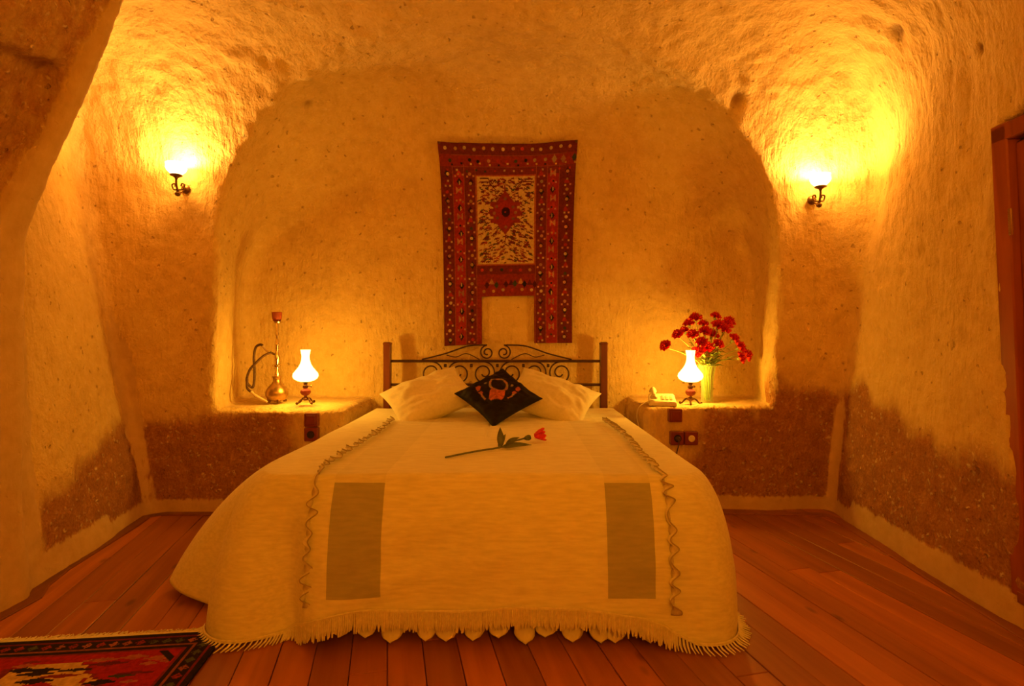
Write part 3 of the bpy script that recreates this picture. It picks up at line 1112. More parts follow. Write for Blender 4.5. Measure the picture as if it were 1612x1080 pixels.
def build_spread():
    root = empty('bedspread', (BCX, 3.0, 0.6))
    tag(root, 'cream fringed cotton bedspread with two grey bands draped over the bed', 'bedspread')
    off = Vector((BCX, 3.0, 0.6))
    ns = 640
    S = []
    # denser at the corners
    for k in range(ns + 1):
        S.append(S_T * k / ns)
    rows = []
    spy = (2.75, 3.85)
    nin = 46
    for j in range(nin):
        t = j / nin
        t = 1 - (1 - t) ** 1.0
        row = []
        for s in S:
            p, n = perim(s)
            sp = Vector((BCX, min(max(p.y, spy[0]), spy[1]), 0))
            q = sp.lerp(p, t)
            edge = ssm(0.85, 1.0, t)
            z = ztop(q.x, q.y) * (1 - edge) + (ZT + 0.012 * math.cos((q.x - BCX) / 0.9 * PI / 2)) * edge
            row.append(Vector((q.x, q.y, z)))
        rows.append(row)
    nd_ = 64
    for j in range(nd_ + 1):
        d = j / nd_
        row = [drape(s, d) for s in S]
        rows.append(row)
    mb = MB().grid([[v - off for v in r] for r in rows])
    o = mb.build('spread_cloth', M['spread'], root)
    solidify(o, 0.004, 1)
    # woven band above the fringe
    band = []
    SS = [S_CL + 0.05 + (S_R + 0.25 - S_CL - 0.05) * k / 360 for k in range(361)]
    for d, lift in ((0.985, 0.004), (0.988, 0.009), (0.997, 0.009), (1.0, 0.004)):
        row = []
        for s in SS:
            n = perim(s)[1]
            row.append(drape(s, d) + n * lift - off)
        band.append(row)
    MB().grid(band).build('hem_band', M['ribbon'], root)
    # fringe strands
    mb = MB()
    s = SS[0]
    while s < SS[-1]:
        p = drape(s, 0.995); n = perim(s)[1]; tg = Vector((-n.y, n.x, 0))
        L = rnd.uniform(0.056, 0.074)
        zlow = max(p.z - L, 0.005)
        w = rnd.uniform(0.0034, 0.0046)
        side = rnd.uniform(-0.004, 0.004)
        outv = 0.006 + max(0, (L - (p.z - zlow))) * 0.75
        pts = [p + n * 0.006, p + n * (0.006 + outv * 0.3) + Vector((0, 0, (zlow - p.z) * 0.6)), p + n * (0.004 + outv) + tg * side + Vector((0, 0, zlow - p.z))]
        mb.tube([q - off for q in pts], [w, w * 1.1, w * 0.6], 4)
        s += rnd.uniform(0.0060, 0.0085)
    fr = mb.build('fringe', M['ribbon'], root)
    tag(fr, kind='stuff')
    # gathered ribbons running down the cloth
    for x0, dx in ((-0.735, 1), (0.565, -1)):
        path = []
        n_top = 120
        for k in range(n_top):
            y = 3.30 - (3.30 - (YFt + 0.02)) * k / n_top
            xx = x0 + 0.012 * math.sin(y * 5)
            path.append((Vector((xx, y, ztop(xx, y) + 0.004)), Vector((0, 0, 1)), Vector((1, 0, 0))))
        for k in range(130):
            d = 0.02 + 0.90 * k / 129
            xx = x0 - 0.02 * d * (1 if dx > 0 else -0.6)
            path.append((drape(s_of_x(xx), d), Vector((0, -1, 0.15)), Vector((1, 0, 0))))
        base = []; mid = []; edge = []
        ph = 0
        tot = 0
        for k, (p, nn, tt) in enumerate(path):
            if k: tot += (p - path[k - 1][0]).length
            ph = tot * 2 * PI / 0.072 + 3.6 * n1(tot * 7, x0 * 9)
            amp = 0.5 + 0.9 * n1(tot * 9, x0 * 3 + 4)
            sw = math.sin(ph)
            base.append(p + nn * 0.003 + tt * (-0.006 * sw))
            mid.append(p + nn * (0.010 + 0.006 * math.cos(ph)) + tt * (0.012 * sw))
            edge.append(p + nn * (0.016 + 0.014 * amp * math.cos(ph * 1.0 + 0.8)) + tt * (0.010 + 0.026 * sw * (0.35 + 0.65 * amp) + 0.006 * n1(tot * 30, x0)))
        rb = MB().grid([[v - off for v in r] for r in (base, mid, edge)]).build('ruffle', M['ribbon'], root)
        solidify(rb, 0.002, 0)
        MB().tube([v - off + Vector((0, -0.0012, 0.001)) for v in edge], 0.0023, 5).build('ruffle_edging', M['thread'], rb)


build_spread()


# scalloped sheet edge below the fringe
def build_sheet():
    root = empty('bed_sheet', (BCX, 2.03, 0.1))
    tag(root, 'white sheet with scalloped lace lobes hanging under the bedspread fringe', 'sheet')
    off = Vector((BCX, 2.03, 0.1))
    P = []
    for zz, yy in ((0.30, 2.068), (0.2, 2.06), (0.12, 2.05), (0.085, 2.04)):
        P.append([Vector((x, yy + 0.008 * math.sin(x * 31), zz + (0.012 * math.sin(x * 26) if zz < 0.1 else 0))) - off for x in np.linspace(-0.70, 0.54, 90)])
    o = MB().grid(P).build('sheet_panel', M['sheet'], root)
    solidify(o, 0.003, 0)
    xs = [540, 575, 622, 672, 700, 750, 785, 823, 862, 900, 940, 970, 1020]
    for i, xp in enumerate(xs):
        x = (xp - 806) / FPX * 2.0
        w = rnd.uniform(0.026, 0.036); h = rnd.uniform(0.066, 0.080)
        if i in (0, 1, 6, 8): h *= 0.75
        rows = []
        for j in range(9):
            t = j / 8
            ww = w * (0.8 + 0.35 * math.sin(t * PI * 0.8)) * math.sqrt(max(0.0, 1 - max(0, (t - 0.55) / 0.45) ** 2)) + 0.0005
            sk = rnd.uniform(-0.001, 0.001) + 0.012 * t * math.sin(i * 2.1)
            rows.append([Vector((x + sk + ww * u, 2.005 - 0.008 * math.cos(u * PI / 2) - 0.035 * t, 0.086 - h * t)) - off for u in (-1, -0.6, -0.2, 0.2, 0.6, 1)])
        o = MB().grid(rows).build('lace_lobe', M['sheet'], root)
        solidify(o, 0.004, 0)


build_sheet()


# ------------------------------------------------------------------ pillows and cushion
def pillow_mesh(name, a, b, c, mat, seed, colorf=None, n=36, parent=None, pinch=0.10):
    top = []; bot = []
    for j in range(n + 1):
        v = -1 + 2 * j / n
        rt = []; rb = []
        for i in range(n + 1):
            u = -1 + 2 * i / n
            e = (max(0, 1 - abs(u) ** 2.4) * max(0, 1 - abs(v) ** 2.4)) ** 0.55
            pu = u * a * (1 - pinch * (1 - v * v) * abs(u) ** 3 * 0.9)
            pv = v * b * (1 - pinch * (1 - u * u) * abs(v) ** 3 * 0.9)
            wr = 0.022 * n1(u * 2.2 + seed, v * 2.2, seed * 1.7) + 0.014 * n1(u * 6 + v * 3 + seed, v * 5, seed)
            h = c * e + wr * e ** 0.5 * (1 if e > 0 else 0)
            rt.append(Vector((pu, pv, h + 0.004)))
            rb.append(Vector((pu, pv, -c * e - 0.004)))
        top.append(rt); bot.append(rb[::-1])
    mb = MB()
    N = (n + 1)
    mb.grid(top); mb.grid(bot)
    # rim
    ring_t = [(0, i) for i in range(N)] + [(j, N - 1) for j in range(1, N)] + [(N - 1, i) for i in range(N - 2, -1, -1)] + [(j, 0) for j in range(N - 2, 0, -1)]
    m = len(ring_t)
    ti = lambda q: q[0] * N + q[1]
    bi = lambda q: N * N + q[0] * N + (N - 1 - q[1])
    for k in range(m):
        p, q = ring_t[k], ring_t[(k + 1) % m]
        mb.f.append((ti(p), bi(p), bi(q), ti(q)))
    o = mb.build(name, mat, parent)
    if colorf is not None:
        at = o.data.color_attributes.new('yarn', 'FLOAT_COLOR', 'POINT')
        arr = np.ones((2 * N * N, 4), np.float32)
        for j in range(N):
            for i in range(N):
                arr[j * N + i, :3] = colorf(-1 + 2 * i / n, -1 + 2 * j / n)
                arr[N * N + j * N + (N - 1 - i), :3] = colorf(9, 9)
        at.data.foreach_set('color', arr.ravel())
    return o


def place(o, loc, lean, roll, yaw=0):
    # the pillow's face (local +Z) looks to the foot of the bed, leaning back
    R = Matrix.Rotation(yaw, 3, 'Z') @ Matrix.Rotation(PI / 2 - lean, 3, 'X') @ Matrix.Rotation(roll, 3, 'Z')
    o.matrix_world = Matrix.Translation(loc) @ R.to_4x4()
    return R


p1 = pillow_mesh('pillow', 0.275, 0.215, 0.085, M['cream'], 3.3)
tag(p1, 'cream pillow slumped to the left of the black cushion', 'pillow', 'cream pillows on the bed')
place(p1, Vector((-0.535, 3.53, 0.73)), math.radians(57), math.radians(35), math.radians(-6))
p2 = pillow_mesh('pillow', 0.285, 0.205, 0.08, M['cream'], 8.1)
tag(p2, 'cream pillow with a pointed corner tilted to the right of the black cushion', 'pillow', 'cream pillows on the bed')
place(p2, Vector((0.25, 3.54, 0.725)), math.radians(57), math.radians(-31), math.radians(6))


def cushion_col(u, v):
    blk = np.array((0.016, 0.012, 0.011))
    if abs(u) > 1: return blk
    # turned by 45 degrees: diamond axes
    X = (u - v) * 0.7071 / 1.28; Y = (u + v) * 0.7071 / 1.28
    red = np.array((0.50, 0.13, 0.07)); pink = np.array((0.42, 0.20, 0.15)); gry = np.array((0.30, 0.24, 0.18))
    r = math.hypot(X, (Y - 0.13))
    if 0.185 < r < 0.245:
        return gry if (math.sin(math.atan2(Y - .1, X) * 6) > -0.2) else pink
    if max(abs(X), abs(Y + 0.23)) < 0.19 and math.hypot(X, Y + 0.23) < 0.225:
        return red * (0.8 + 0.4 * (math.sin(math.atan2(Y + .26, X) * 5) > 0))
    r2 = math.hypot(X, Y - 0.02)
    a = math.atan2(Y - 0.02, X)
    if 0.44 < r2 < 0.49 and -2.8 < a < -0.35 and abs(a + PI / 2) > 0.62:
        return pink if math.sin(a * 14) > -0.5 else gry
    for sx in (-1, 1):
        if math.hypot((X - sx * 0.50) * 1.3, Y - 0.02) < 0.085 or math.hypot(X - sx * 0.42, (Y + 0.14)) < 0.06:
            return red
        if math.hypot(X - sx * 0.34, Y - 0.17) < 0.035:
            return gry
    return blk


cu = pillow_mesh('cushion', 0.192, 0.192, 0.065, M['satin'], 5.5, cushion_col, n=90, pinch=0.14)
tag(cu, 'black embroidered cushion standing on its corner between the pillows', 'cushion')
place(cu, Vector((-0.085, 3.315, 0.757)), math.radians(55), math.radians(45 - 5))


# ------------------------------------------------------------------ flower lying on the bed
def leaf_mesh(mb, p0, p1, w, up, bend=0.2, n=8):
    p0 = Vector(p0); p1 = Vector(p1); up = Vector(up).normalized()
    ax = (p1 - p0); side = ax.cross(up).normalized()
    rows = []
    for j in range(n + 1):
        t = j / n
        c = p0 + ax * t + up * (bend * ax.length * math.sin(t * PI) * 0.5)
        ww = w * math.sin(PI * min(1, t ** 0.75 * 0.97 + 0.03)) + 0.0006
        rows.append([c - side * ww, c + up * ww * -0.25, c + side * ww])
    mb.grid(rows)


def bloom_mesh(r=0.035, h=0.03, seed=0, layers=4, n=26):
    """ruffled carnation head, opening along +Z"""
    rr = random.Random(seed)
    mb = MB()
    for l in range(layers):
        t = l / max(1, layers - 1)
        R0 = r * (1.0 - 0.62 * t); zt = h * (0.35 + 0.75 * t)
        P = []
        ph = rr.uniform(0, 6)
        for j in range(4):
            q = j / 3
            row = []
            for i in range(n):
                a = 2 * PI * i / n
                ruff = 1 + (0.13 * math.sin(a * 7 + ph) + 0.08 * math.sin(a * 13 + ph * 2) + rr.uniform(-.05, .05)) * q
                rad = (0.004 + (R0 - 0.004) * q ** 0.8) * ruff
                z = zt * q ** 0.6 + 0.22 * h * q * math.sin(a * 8 + ph)
                row.append((rad * math.cos(a), rad * math.sin(a), z))
            P.append(row)
        mb.grid(P, closed_u=True)
    return mb


def build_bed_flower():
    root = empty('cut_flower', (0.0, 2.55, 0.61))
    tag(root, 'single red flower with long stem lying on the bedspread', 'flower')
    off = Vector((0.0, 2.55, 0.61))
    zt = 0.617
    A = Vector((-0.28, 2.27, zt)); B = Vector((-0.05, 2.46, zt + 0.004)); C = Vector((0.075, 2.62, zt + 0.016))
    MB().tube([p - off for p in spline([A, (A + B) / 2 + Vector((0, 0.01, 0)), B, (B + C) / 2 + Vector((0.0, -0.0, 0.006)), C], 6)], 0.0042, 7).build('stem', M['leaf_dark'], root)
    for p0, p1, w, b in ((B, B + Vector((-0.005, 0.03, 0.085)), 0.016, 0.05), (B, B + Vector((0.14, 0.02, 0.006)), 0.018, 0.12),
                         (B + Vector((0.02, 0.01, 0)), B + Vector((0.085, 0.07, 0.03)), 0.014, 0.3), (B + Vector((-0.01, -0.01, 0)), B + Vector((0.02, 0.05, 0.05)), 0.012, 0.1)):
        mb = MB(); leaf_mesh(mb, p0 - off, p1 - off, w, (0, -0.5, 1), b)
        o = mb.build('leaf', M['leaf_dark'], root); solidify(o, 0.0012, 0)
    d = (Vector((0.16, 2.64, zt + 0.030)) - C).normalized()
    rot = d.to_track_quat('Z', 'Y').to_matrix()
    MB().lathe([(0.003, -0.02), (0.011, -0.008), (0.014, 0.006), (0.010, 0.016)], 12, C - off, rot).build('calyx', M['leaf_dark'], root)
    H = Vector((0.125, 2.63, zt + 0.026))
    mb = MB()
    rr = random.Random(4)
    # overlapping cupped petals
    for k in range(9):
        a = k * 2.4; R = 0.016 + 0.010 * (k / 9)
        rows = []
        for j in range(6):
            t = j / 5
            row = []
            for i in range(6):
                u = -1 + 2 * i / 5
                aa = a + u * 0.75 * (0.4 + 0.6 * math.sin(PI * min(.95, 0.25 + t * 0.7)))
                rad = R * (0.45 + 0.75 * math.sin(t * 1.5)) + 0.004 * t * t * (1 if k > 4 else 0)
                row.append(rot @ Vector((rad * math.cos(aa), rad * math.sin(aa), -0.015 + 0.052 * t - 0.006 * u * u * t)) + H - off)
            rows.append(row)
        mb.grid(rows)
    o = mb.build('bloom', M['petal'], root); solidify(o, 0.001, 0)


build_bed_flower()


# ------------------------------------------------------------------ woven kilim on the alcove wall
def grid_cloth(name, img, mask, W, H, posf, mat, parent=None, thick=0.006):
    """img[h,w,3] yarn colours, mask[h,w]; posf(u,v)->point with u,v in metres from the lower left"""
    h, w_ = mask.shape
    idx = -np.ones((h + 1, w_ + 1), int)
    verts = []; faces = []; cols_ = []
    for j in range(h):
        for i in range(w_):
            if not mask[j, i]: continue
            q = []
            for a, b in ((j, i), (j, i + 1), (j + 1, i + 1), (j + 1, i)):
                if idx[a, b] < 0:
                    idx[a, b] = len(verts)
                    verts.append(posf(b / w_ * W, a / h * H))
                q.append(idx[a, b])
            faces.append(tuple(q)); cols_.append(img[j, i])
    me = bpy.data.meshes.new(name)
    me.from_pydata(verts, [], faces); me.update()
    me.polygons.foreach_set('use_smooth', [True] * len(faces))
    at = me.color_attributes.new('yarn', 'FLOAT_COLOR', 'CORNER')
    c = np.ones((len(faces), 4, 4), np.float32)
    c[:, :, :3] = np.array(cols_)[:, None, :]
    at.data.foreach_set('color', c.ravel())
    me.materials.append(mat)
    o = bpy.data.objects.new(name, me); col.objects.link(o)
    if parent is not None: o.parent = parent
    solidify(o, thick, -1)
    return o


def build_kilim():
    # drawn on an 216 x 324 weave, origin at the lower left
    Wn, Hn = 216, 324
    W, H = 1.055, 1.560
    RED = np.array((0.25, 0.030, 0.016)); DRK = np.array((0.125, 0.020, 0.014)); BRT = np.array((0.36, 0.032, 0.018))
    CRM = np.array((0.62, 0.47, 0.27)); PNK = np.array((0.60, 0.30, 0.20)); BLK = np.array((0.025, 0.016, 0.014))
    GRN = np.array((0.06, 0.07, 0.035)); YEL = np.array((0.58, 0.36, 0.10)); LIN = np.array((0.30, 0.085, 0.045))
    img = np.zeros((Hn, Wn, 3)); img[:] = RED
    mask = np.ones((Hn, Wn), bool)
    yy, xx = np.mgrid[0:Hn, 0:Wn]
    T = Hn - 1 - yy      # rows counted from the top
    # legs: notch between them
    notch = (T > 245) & (xx > 63) & (xx < 152)
    mask &= ~notch
    # columns of the border (left and right)
    def column(x0, x1, colr):
        img[:, x0:x1] = colr
    column(0, 20, DRK * 1.15); column(20, 38, BRT * 0.82); column(38, 56, DRK * 1.25)
    column(153, 171, DRK * 1.25); column(171, 190, BRT * 0.82); column(190, 216, DRK * 1.15)
    # top and bottom bands
    top = T < 46
    for a, b, cc in ((0, 17, DRK * 1.2), (17, 34, RED * 0.95), (34, 46, DRK * 1.3)):
        s = (T >= a) & (T < b)
        img[s] = cc
    s = (T >= 196) & (T < 246) & (xx >= 56) & (xx < 153)
    img[s] = RED * 0.95
    s = (T >= 196) & (T < 210) & (xx >= 56) & (xx < 153)
    img[s] = DRK * 1.2
    for X in (19, 37, 55, 153, 171, 190):
        s = (xx == X) & (T > 30)
        img[s] = LIN
    for Tl in (17, 34):
        s = (T == Tl) & (xx > 18) & (xx < 200)
        img[s] = LIN * 0.8
    rr = random.Random(21)
    def put(cx, ct, shape, c):
        c = c * rr.uniform(0.6, 1.0)
        cx += rr.choice((-1, 0, 0, 1)); ct += rr.choice((-1, 0, 1))
        for dx, dt in shape:
            i, j = cx + dx, Hn - 1 - (ct + dt)
            if 0 <= i < Wn and 0 <= j < Hn: img[j, i] = c
    dot = [(a, b) for a in range(-2, 3) for b in range(-2, 3) if a * a + b * b < 6]
    small = [(a, b) for a in (-1, 0, 1) for b in (-1, 0, 1)]
    tri = [(a, b) for b in range(0, 9) for a in range(-b // 2, b // 2 + 1)]
    dia = [(a, b) for a in range(-4, 5) for b in range(-6, 7) if abs(a) / 4 + abs(b) / 6 <= 1]
    bow = [(a, b) for a in range(-4, 5) for b in range(-5, 6) if abs(b) <= abs(a) + 1]
    tree = [(0, b) for b in range(-5, 6)] + [(a, -b) for b in range(0, 4) for a in (-b, b)]
    pal = [CRM, PNK, YEL, CRM * 0.8, BLK, GRN, BRT * 1.3, PNK * 0.8]
    for xc, kind in ((10, 0), (29, 1), (47, 0), (162, 0), (180, 1), (203, 0)):
        t = 52 if xc > 56 and xc < 150 else 44
        k = rr.randrange(3)
        while t < 316:
            if kind == 0:
                q = k % 3
                if q == 0:
                    put(xc, t, dia, BLK if rr.random() < .5 else DRK * 0.5)
                    put(xc, t, dot, rr.choice([CRM, PNK, YEL]))
                elif q == 1:
                    put(xc, t - 4, tri, BRT)
                    for a in (-4, 4): put(xc + a, t + 6, small, rr.choice([CRM, PNK]))
                    put(xc, t - 4, small, CRM * .9)
                else:
                    put(xc, t, dot, rr.choice(pal))
                    for a in (-5, 5): put(xc + a, t + 5, small, PNK)
                t += 15
            else:
                q = k % 3
                if q == 0:
                    put(xc, t, dia, BLK); put(xc, t, [(0, b) for b in range(-3, 4)] + [(1, b) for b in range(-2, 3)], CRM)
                elif q == 1:
                    put(xc, t, bow, PNK * 0.8); put(xc, t, small, BRT * 1.4)
                else:
                    put(xc, t, dia, BRT * 1.25); put(xc, t, small, rr.choice([GRN, BLK, YEL]))
                    put(xc - 6, t + 3, small, PNK * .9); put(xc + 6, t + 3, small, PNK * .9)
                t += 14
            k += 1
    x = 10
    while x < 208:
        put(x, 8, dot, rr.choice([CRM, PNK, YEL, BRT * 1.4, GRN, CRM * .8]))
        put(x + 6, 25, dia if rr.random() < .3 else bow if rr.random() < .3 else dot, rr.choice([BLK, GRN, PNK * .8, CRM * .8, BRT]))
        put(x + 1, 40, small, rr.choice([CRM, PNK, BRT * 1.4, GRN]))
        put(x + 8, 30, small, rr.choice([CRM, YEL, BLK]))
        x += 15
    x = 64
    while x < 150:
        put(x, 203, dot, rr.choice([BRT * 1.4, GRN, PNK * .7]))
        put(x, 218, tri, rr.choice([PNK * .8, BRT, DRK]))
        put(x + 8, 226, dia, rr.choice([BLK, GRN, DRK * .6]))
        put(x + 3, 236, dot, rr.choice([YEL, CRM, PNK, BRT * 1.3]))
        x += 16
    # pale field with small hooked figures
    fx0, fx1, ft0, ft1 = 56, 153, 47, 195
    fld = (xx >= fx0) & (xx < fx1) & (T >= ft0) & (T < ft1)
    img[fld] = CRM * 0.92
    inner = (xx >= fx0 + 2) & (xx < fx1 - 2) & (T >= ft0 + 2) & (T < ft1 - 2)
    img[fld & ~inner] = LIN * 1.2
    for k in range(620):
        cx = rr.randrange(fx0 + 5, fx1 - 5); ct = rr.randrange(ft0 + 5, ft1 - 5)
        sl = rr.choice((-1, 1)) if ct < 120 else (1 if cx > 104 else -1)
        L = rr.randrange(3, 6)
        sh = [(a, int(a * sl * 0.8)) for a in range(-L // 2, L // 2 + 1)] + [(a, int(a * sl * 0.8) + 1) for a in range(-L // 2, L // 2 + 1)]
        if rr.random() < .35: sh += [(L // 2, b) for b in range(0, 3)]
        put(cx, ct, sh, rr.choice([RED, DRK, DRK, DRK * 1.4, RED * 1.3, RED * 0.8, GRN]))
    # corner hooks
    for sx in (-1, 1):
        for k in range(3):
            cx = 104 + sx * (42 - k * 2)
            put(cx, 52 + k * 5, [(a * -sx, b) for a in range(0, 14) for b in (0, 1)], DRK)
            put(cx - sx * 14, 53 + k * 5, [(a * -sx, a) for a in range(0, 8)] + [(a * -sx, a + 1) for a in range(0, 8)], DRK)
    # medallion
    cx0, ct0 = 103, 108
    ax = np.abs(xx - cx0); at_ = np.abs(T - ct0)
    med = ((ax <= 24) & (at_ <= 17) & ~((ax > 17) & (at_ < 9) & (ax + at_ < 0))) | ((ax <= 15 * (1 - (at_ - 17) / 20.0)) & (at_ >= 17) & (at_ < 37)) | (ax + at_ < 29)
    med &= ~((ax > 19) & (at_ > 6) & (at_ < 11))
    img[med] = RED * 0.95
    ring = med & ((ax / 17.0) ** 2 + (at_ / 24.0) ** 2 < 1)
    img[ring] = BRT * 0.75
    for a, b in ((-18, 0), (18, 0), (0, -24), (0, 24), (-13, -10), (13, -10), (-13, 10), (13, 10)):
        put(cx0 + a, ct0 + b, dot, PNK * 0.45)
    put(cx0, ct0, [(a, b) for a in range(-7, 8) for b in range(-8, 9) if (a / 7) ** 2 + (b / 8) ** 2 <= 1], DRK * .5)
    put(cx0, ct0, [(a, b) for a in range(-4, 5) for b in range(-4, 5) if a * a + b * b <= 16], BLK)
    put(cx0, ct0, small, BRT)
    for tt in (-42, 42):
        put(cx0, ct0 + tt, [(0, b) for b in range(-5, 6)] + [(1, b) for b in range(-3, 4)], RED)
    near = ROOM_V[(np.abs(ROOM_V[:, 0] + 0.05) < 0.6) & (ROOM_V[:, 2] > 1.0) & (ROOM_V[:, 2] < 2.62) & (ROOM_V[:, 1] > 3.75)]
    def wall_y(x, z):
        d2 = (near[:, 0] - x) ** 2 + (near[:, 2] - z) ** 2
        m = d2 < 0.07 ** 2
        return near[m, 1].min() if m.any() else 4.1
    gx = np.linspace(-0.65, 0.55, 13); gz = np.linspace(0.98, 2.64, 17)
    GY = np.array([[wall_y(a, b) for a in gx] for b in gz])
    def wy(x, z):
        i = min(max((x - gx[0]) / (gx[1] - gx[0]), 0), 11.999); j = min(max((z - gz[0]) / (gz[1] - gz[0]), 0), 15.999)
        a, b = int(i), int(j); fx, fz = i - a, j - b
        return (GY[b, a] * (1 - fx) + GY[b, a + 1] * fx) * (1 - fz) + (GY[b + 1, a] * (1 - fx) + GY[b + 1, a + 1] * fx) * fz
    TL = px(692, 231, 4.10); TR = px(907, 228, 4.10); BL = px(699, 545, 4.10); BR = px(901, 539, 4.10)

    def pos(u, v):
        a = u / W; b = v / H
        # slightly pinched waist and sagging lower edge
        pin = 0.012 * math.sin(PI * min(1, max(0, b))) * (1 if a < .5 else -1) * abs(a - .5) * 2
        L_ = BL.lerp(TL, b); R_ = BR.lerp(TR, b)
        p = L_.lerp(R_, a)
        x = p.x + pin
        z = p.z + 0.010 * math.sin(PI * a) * (1 - b) * 0 - 0.012 * math.sin(PI * a) * b
        z += 0.008 * math.sin(PI * (a * 1.2)) * (1 - b)
        y = wy(x, z) - 0.016 - 0.004 * math.sin(a * 11 + b * 3) - 0.006 * (1 - b) * abs(math.sin(a * 5))
        return (x, y, z)
    root = empty('wall_kilim', ((TL.x + TR.x) / 2, 4.1, TL.z))
    tag(root, 'red patterned woven kilim with two hanging legs on the alcove wall', 'wall hanging')
    o = grid_cloth('kilim_weave', img, mask, W, H, pos, M['yarn'])
    o.parent = root; o.matrix_parent_inverse = Matrix.Translation(-root.location)
    # tiny nails at the upper corners
    for u in (0.012, W - 0.012):
        p = Vector(pos(u, H - 0.012))
        n_ = MB().lathe([(0.009, 0), (0.009, 0.004), (0.004, 0.009)], 10, p + Vector((0, -0.002, 0)), Matrix.Rotation(PI / 2, 3, 'X')).build('nail', M['brass_dark'], root)
        n_.matrix_parent_inverse = Matrix.Translation(-root.location)


build_kilim()


# ------------------------------------------------------------------ rug on the floor
def build_rug():
    W, H = 1.00, 1.30
    Wn, Hn = 200, 260
    RED = np.array((0.33, 0.014, 0.010)); BLK = np.array((0.020, 0.014, 0.011)); CRM = np.array((0.58, 0.40, 0.17))
    GRN = np.array((0.05, 0.055, 0.025)); PNK = np.array((0.36, 0.11, 0.06)); DRK = np.array((0.20, 0.022, 0.016))
    img = np.zeros((Hn, Wn, 3)); img[:] = RED
    yy, xx = np.mgrid[0:Hn, 0:Wn]
    ex = np.minimum(xx, Wn - 1 - xx); ey = np.minimum(yy, Hn - 1 - yy); e = np.minimum(ex, ey)
    rr = random.Random(5)
    img[e < 20] = BLK
    img[(e >= 4) & (e < 6)] = DRK * .8
    img[(e >= 15) & (e < 17)] = PNK * .7
    # little flowers in the border
    for k in range(0, 2 * (Wn + Hn), 9):
        for sgn in (0,):
            if k < Wn: x, y = k, 10
            elif k < Wn + Hn: x, y = Wn - 11, k - Wn
            elif k < 2 * Wn + Hn: x, y = k - Wn - Hn, Hn - 11
            else: x, y = 10, k - 2 * Wn - Hn
            c = rr.choice([PNK, GRN * 1.6, DRK * 1.3, PNK * .8])
            for a in range(-3, 4):
                for b in range(-3, 4):
                    if abs(a) + abs(b) < 4 and rr.random() < .85 and 0 <= y + b < Hn and 0 <= x + a < Wn:
                        img[y + b, x + a] = c
    img[(e >= 20) & (e < 22)] = DRK
    # stepped pale medallion with dark figures
    cx, cy = Wn / 2, Hn / 2
    bx = np.abs(xx - cx); by = np.abs(yy - cy)
    st = np.floor(bx / 6) * 6 * 1.05 + np.floor(by / 6) * 6 * 0.75 + 4 * ((yy // 5 + xx // 7) % 3)
    med = (st < 92) & (e > 30)
    img[med] = CRM
    img[(st >= 92) & (st < 97) & (e > 30)] = DRK
    for k in range(190):
        x = rr.randrange(24, Wn - 24); y = rr.randrange(24, Hn - 24)
        on = med[y, x]
        c = rr.choice([BLK, GRN, RED, DRK, PNK]) if on else rr.choice([BLK, DRK, GRN, DRK * .7, PNK])
        if not on and rr.random() < .45: continue
        L = rr.randrange(5, 13)
        h = rr.randrange(2, 5)
        for a in range(-L, L + 1):
            hh = max(1, int(h * (1 - abs(a) / (L + 1)) * 2 * rr.uniform(.6, 1)))
            for b in range(-hh // 2, hh // 2 + 1):
                if 0 <= y + b < Hn and 0 <= x + a < Wn and e[y + b, x + a] > 22:
                    img[y + b, x + a] = c
    # corner spandrels dark
    sp = (ex + ey < 78) & (e > 22) & (((ex + ey) // 6) % 3 == 0)
    img[sp & (ex + ey < 60)] = BLK
    ang_ = math.radians(6)
    root = empty('floor_rug', (-1.075, 2.045, 0.0), ang_)
    tag(root, 'red patterned wool rug with black border and pale medallion on the floor', 'rug')

    def pos(u, v):
        return (u - W, v - H, 0.013 + 0.0012 * math.sin(u * 9) * math.sin(v * 7))
    grid_cloth('rug_pile', img, np.ones((Hn, Wn), bool), W, H, pos, M['yarn'], root, 0.008)
    # selvage and fringe at the far end
    MB().box((-W / 2, 0.008, 0.009), (W / 2, 0.010, 0.003), None, 0.001).build('selvage', M['ribbon'], root)
    mb = MB()
    x = -W + 0.004
    while x < -0.004:
        L = rnd.uniform(0.022, 0.034)
        mb.tube([(x, 0.012, 0.010), (x + rnd.uniform(-.006, .006), 0.012 + L * .5, 0.009), (x + rnd.uniform(-.012, .012), 0.012 + L, 0.0075)], [0.0028, 0.0026, 0.0016], 4)
        x += 0.0065
    f = mb.build('fringe', M['ribbon'], root)
    tag(f, kind='stuff')


build_rug()


# ------------------------------------------------------------------ wall sconces
def point_light(name, loc, power, radius, parent, colr=BULB):
    l = bpy.data.lights.new(name, 'POINT')
    l.energy = power
    l.color = colr
    l.shadow_soft_size = radius
    o = bpy.data.objects.new(name, l)
    col.objects.link(o)
    o.parent = parent
    o.location = loc
    return o


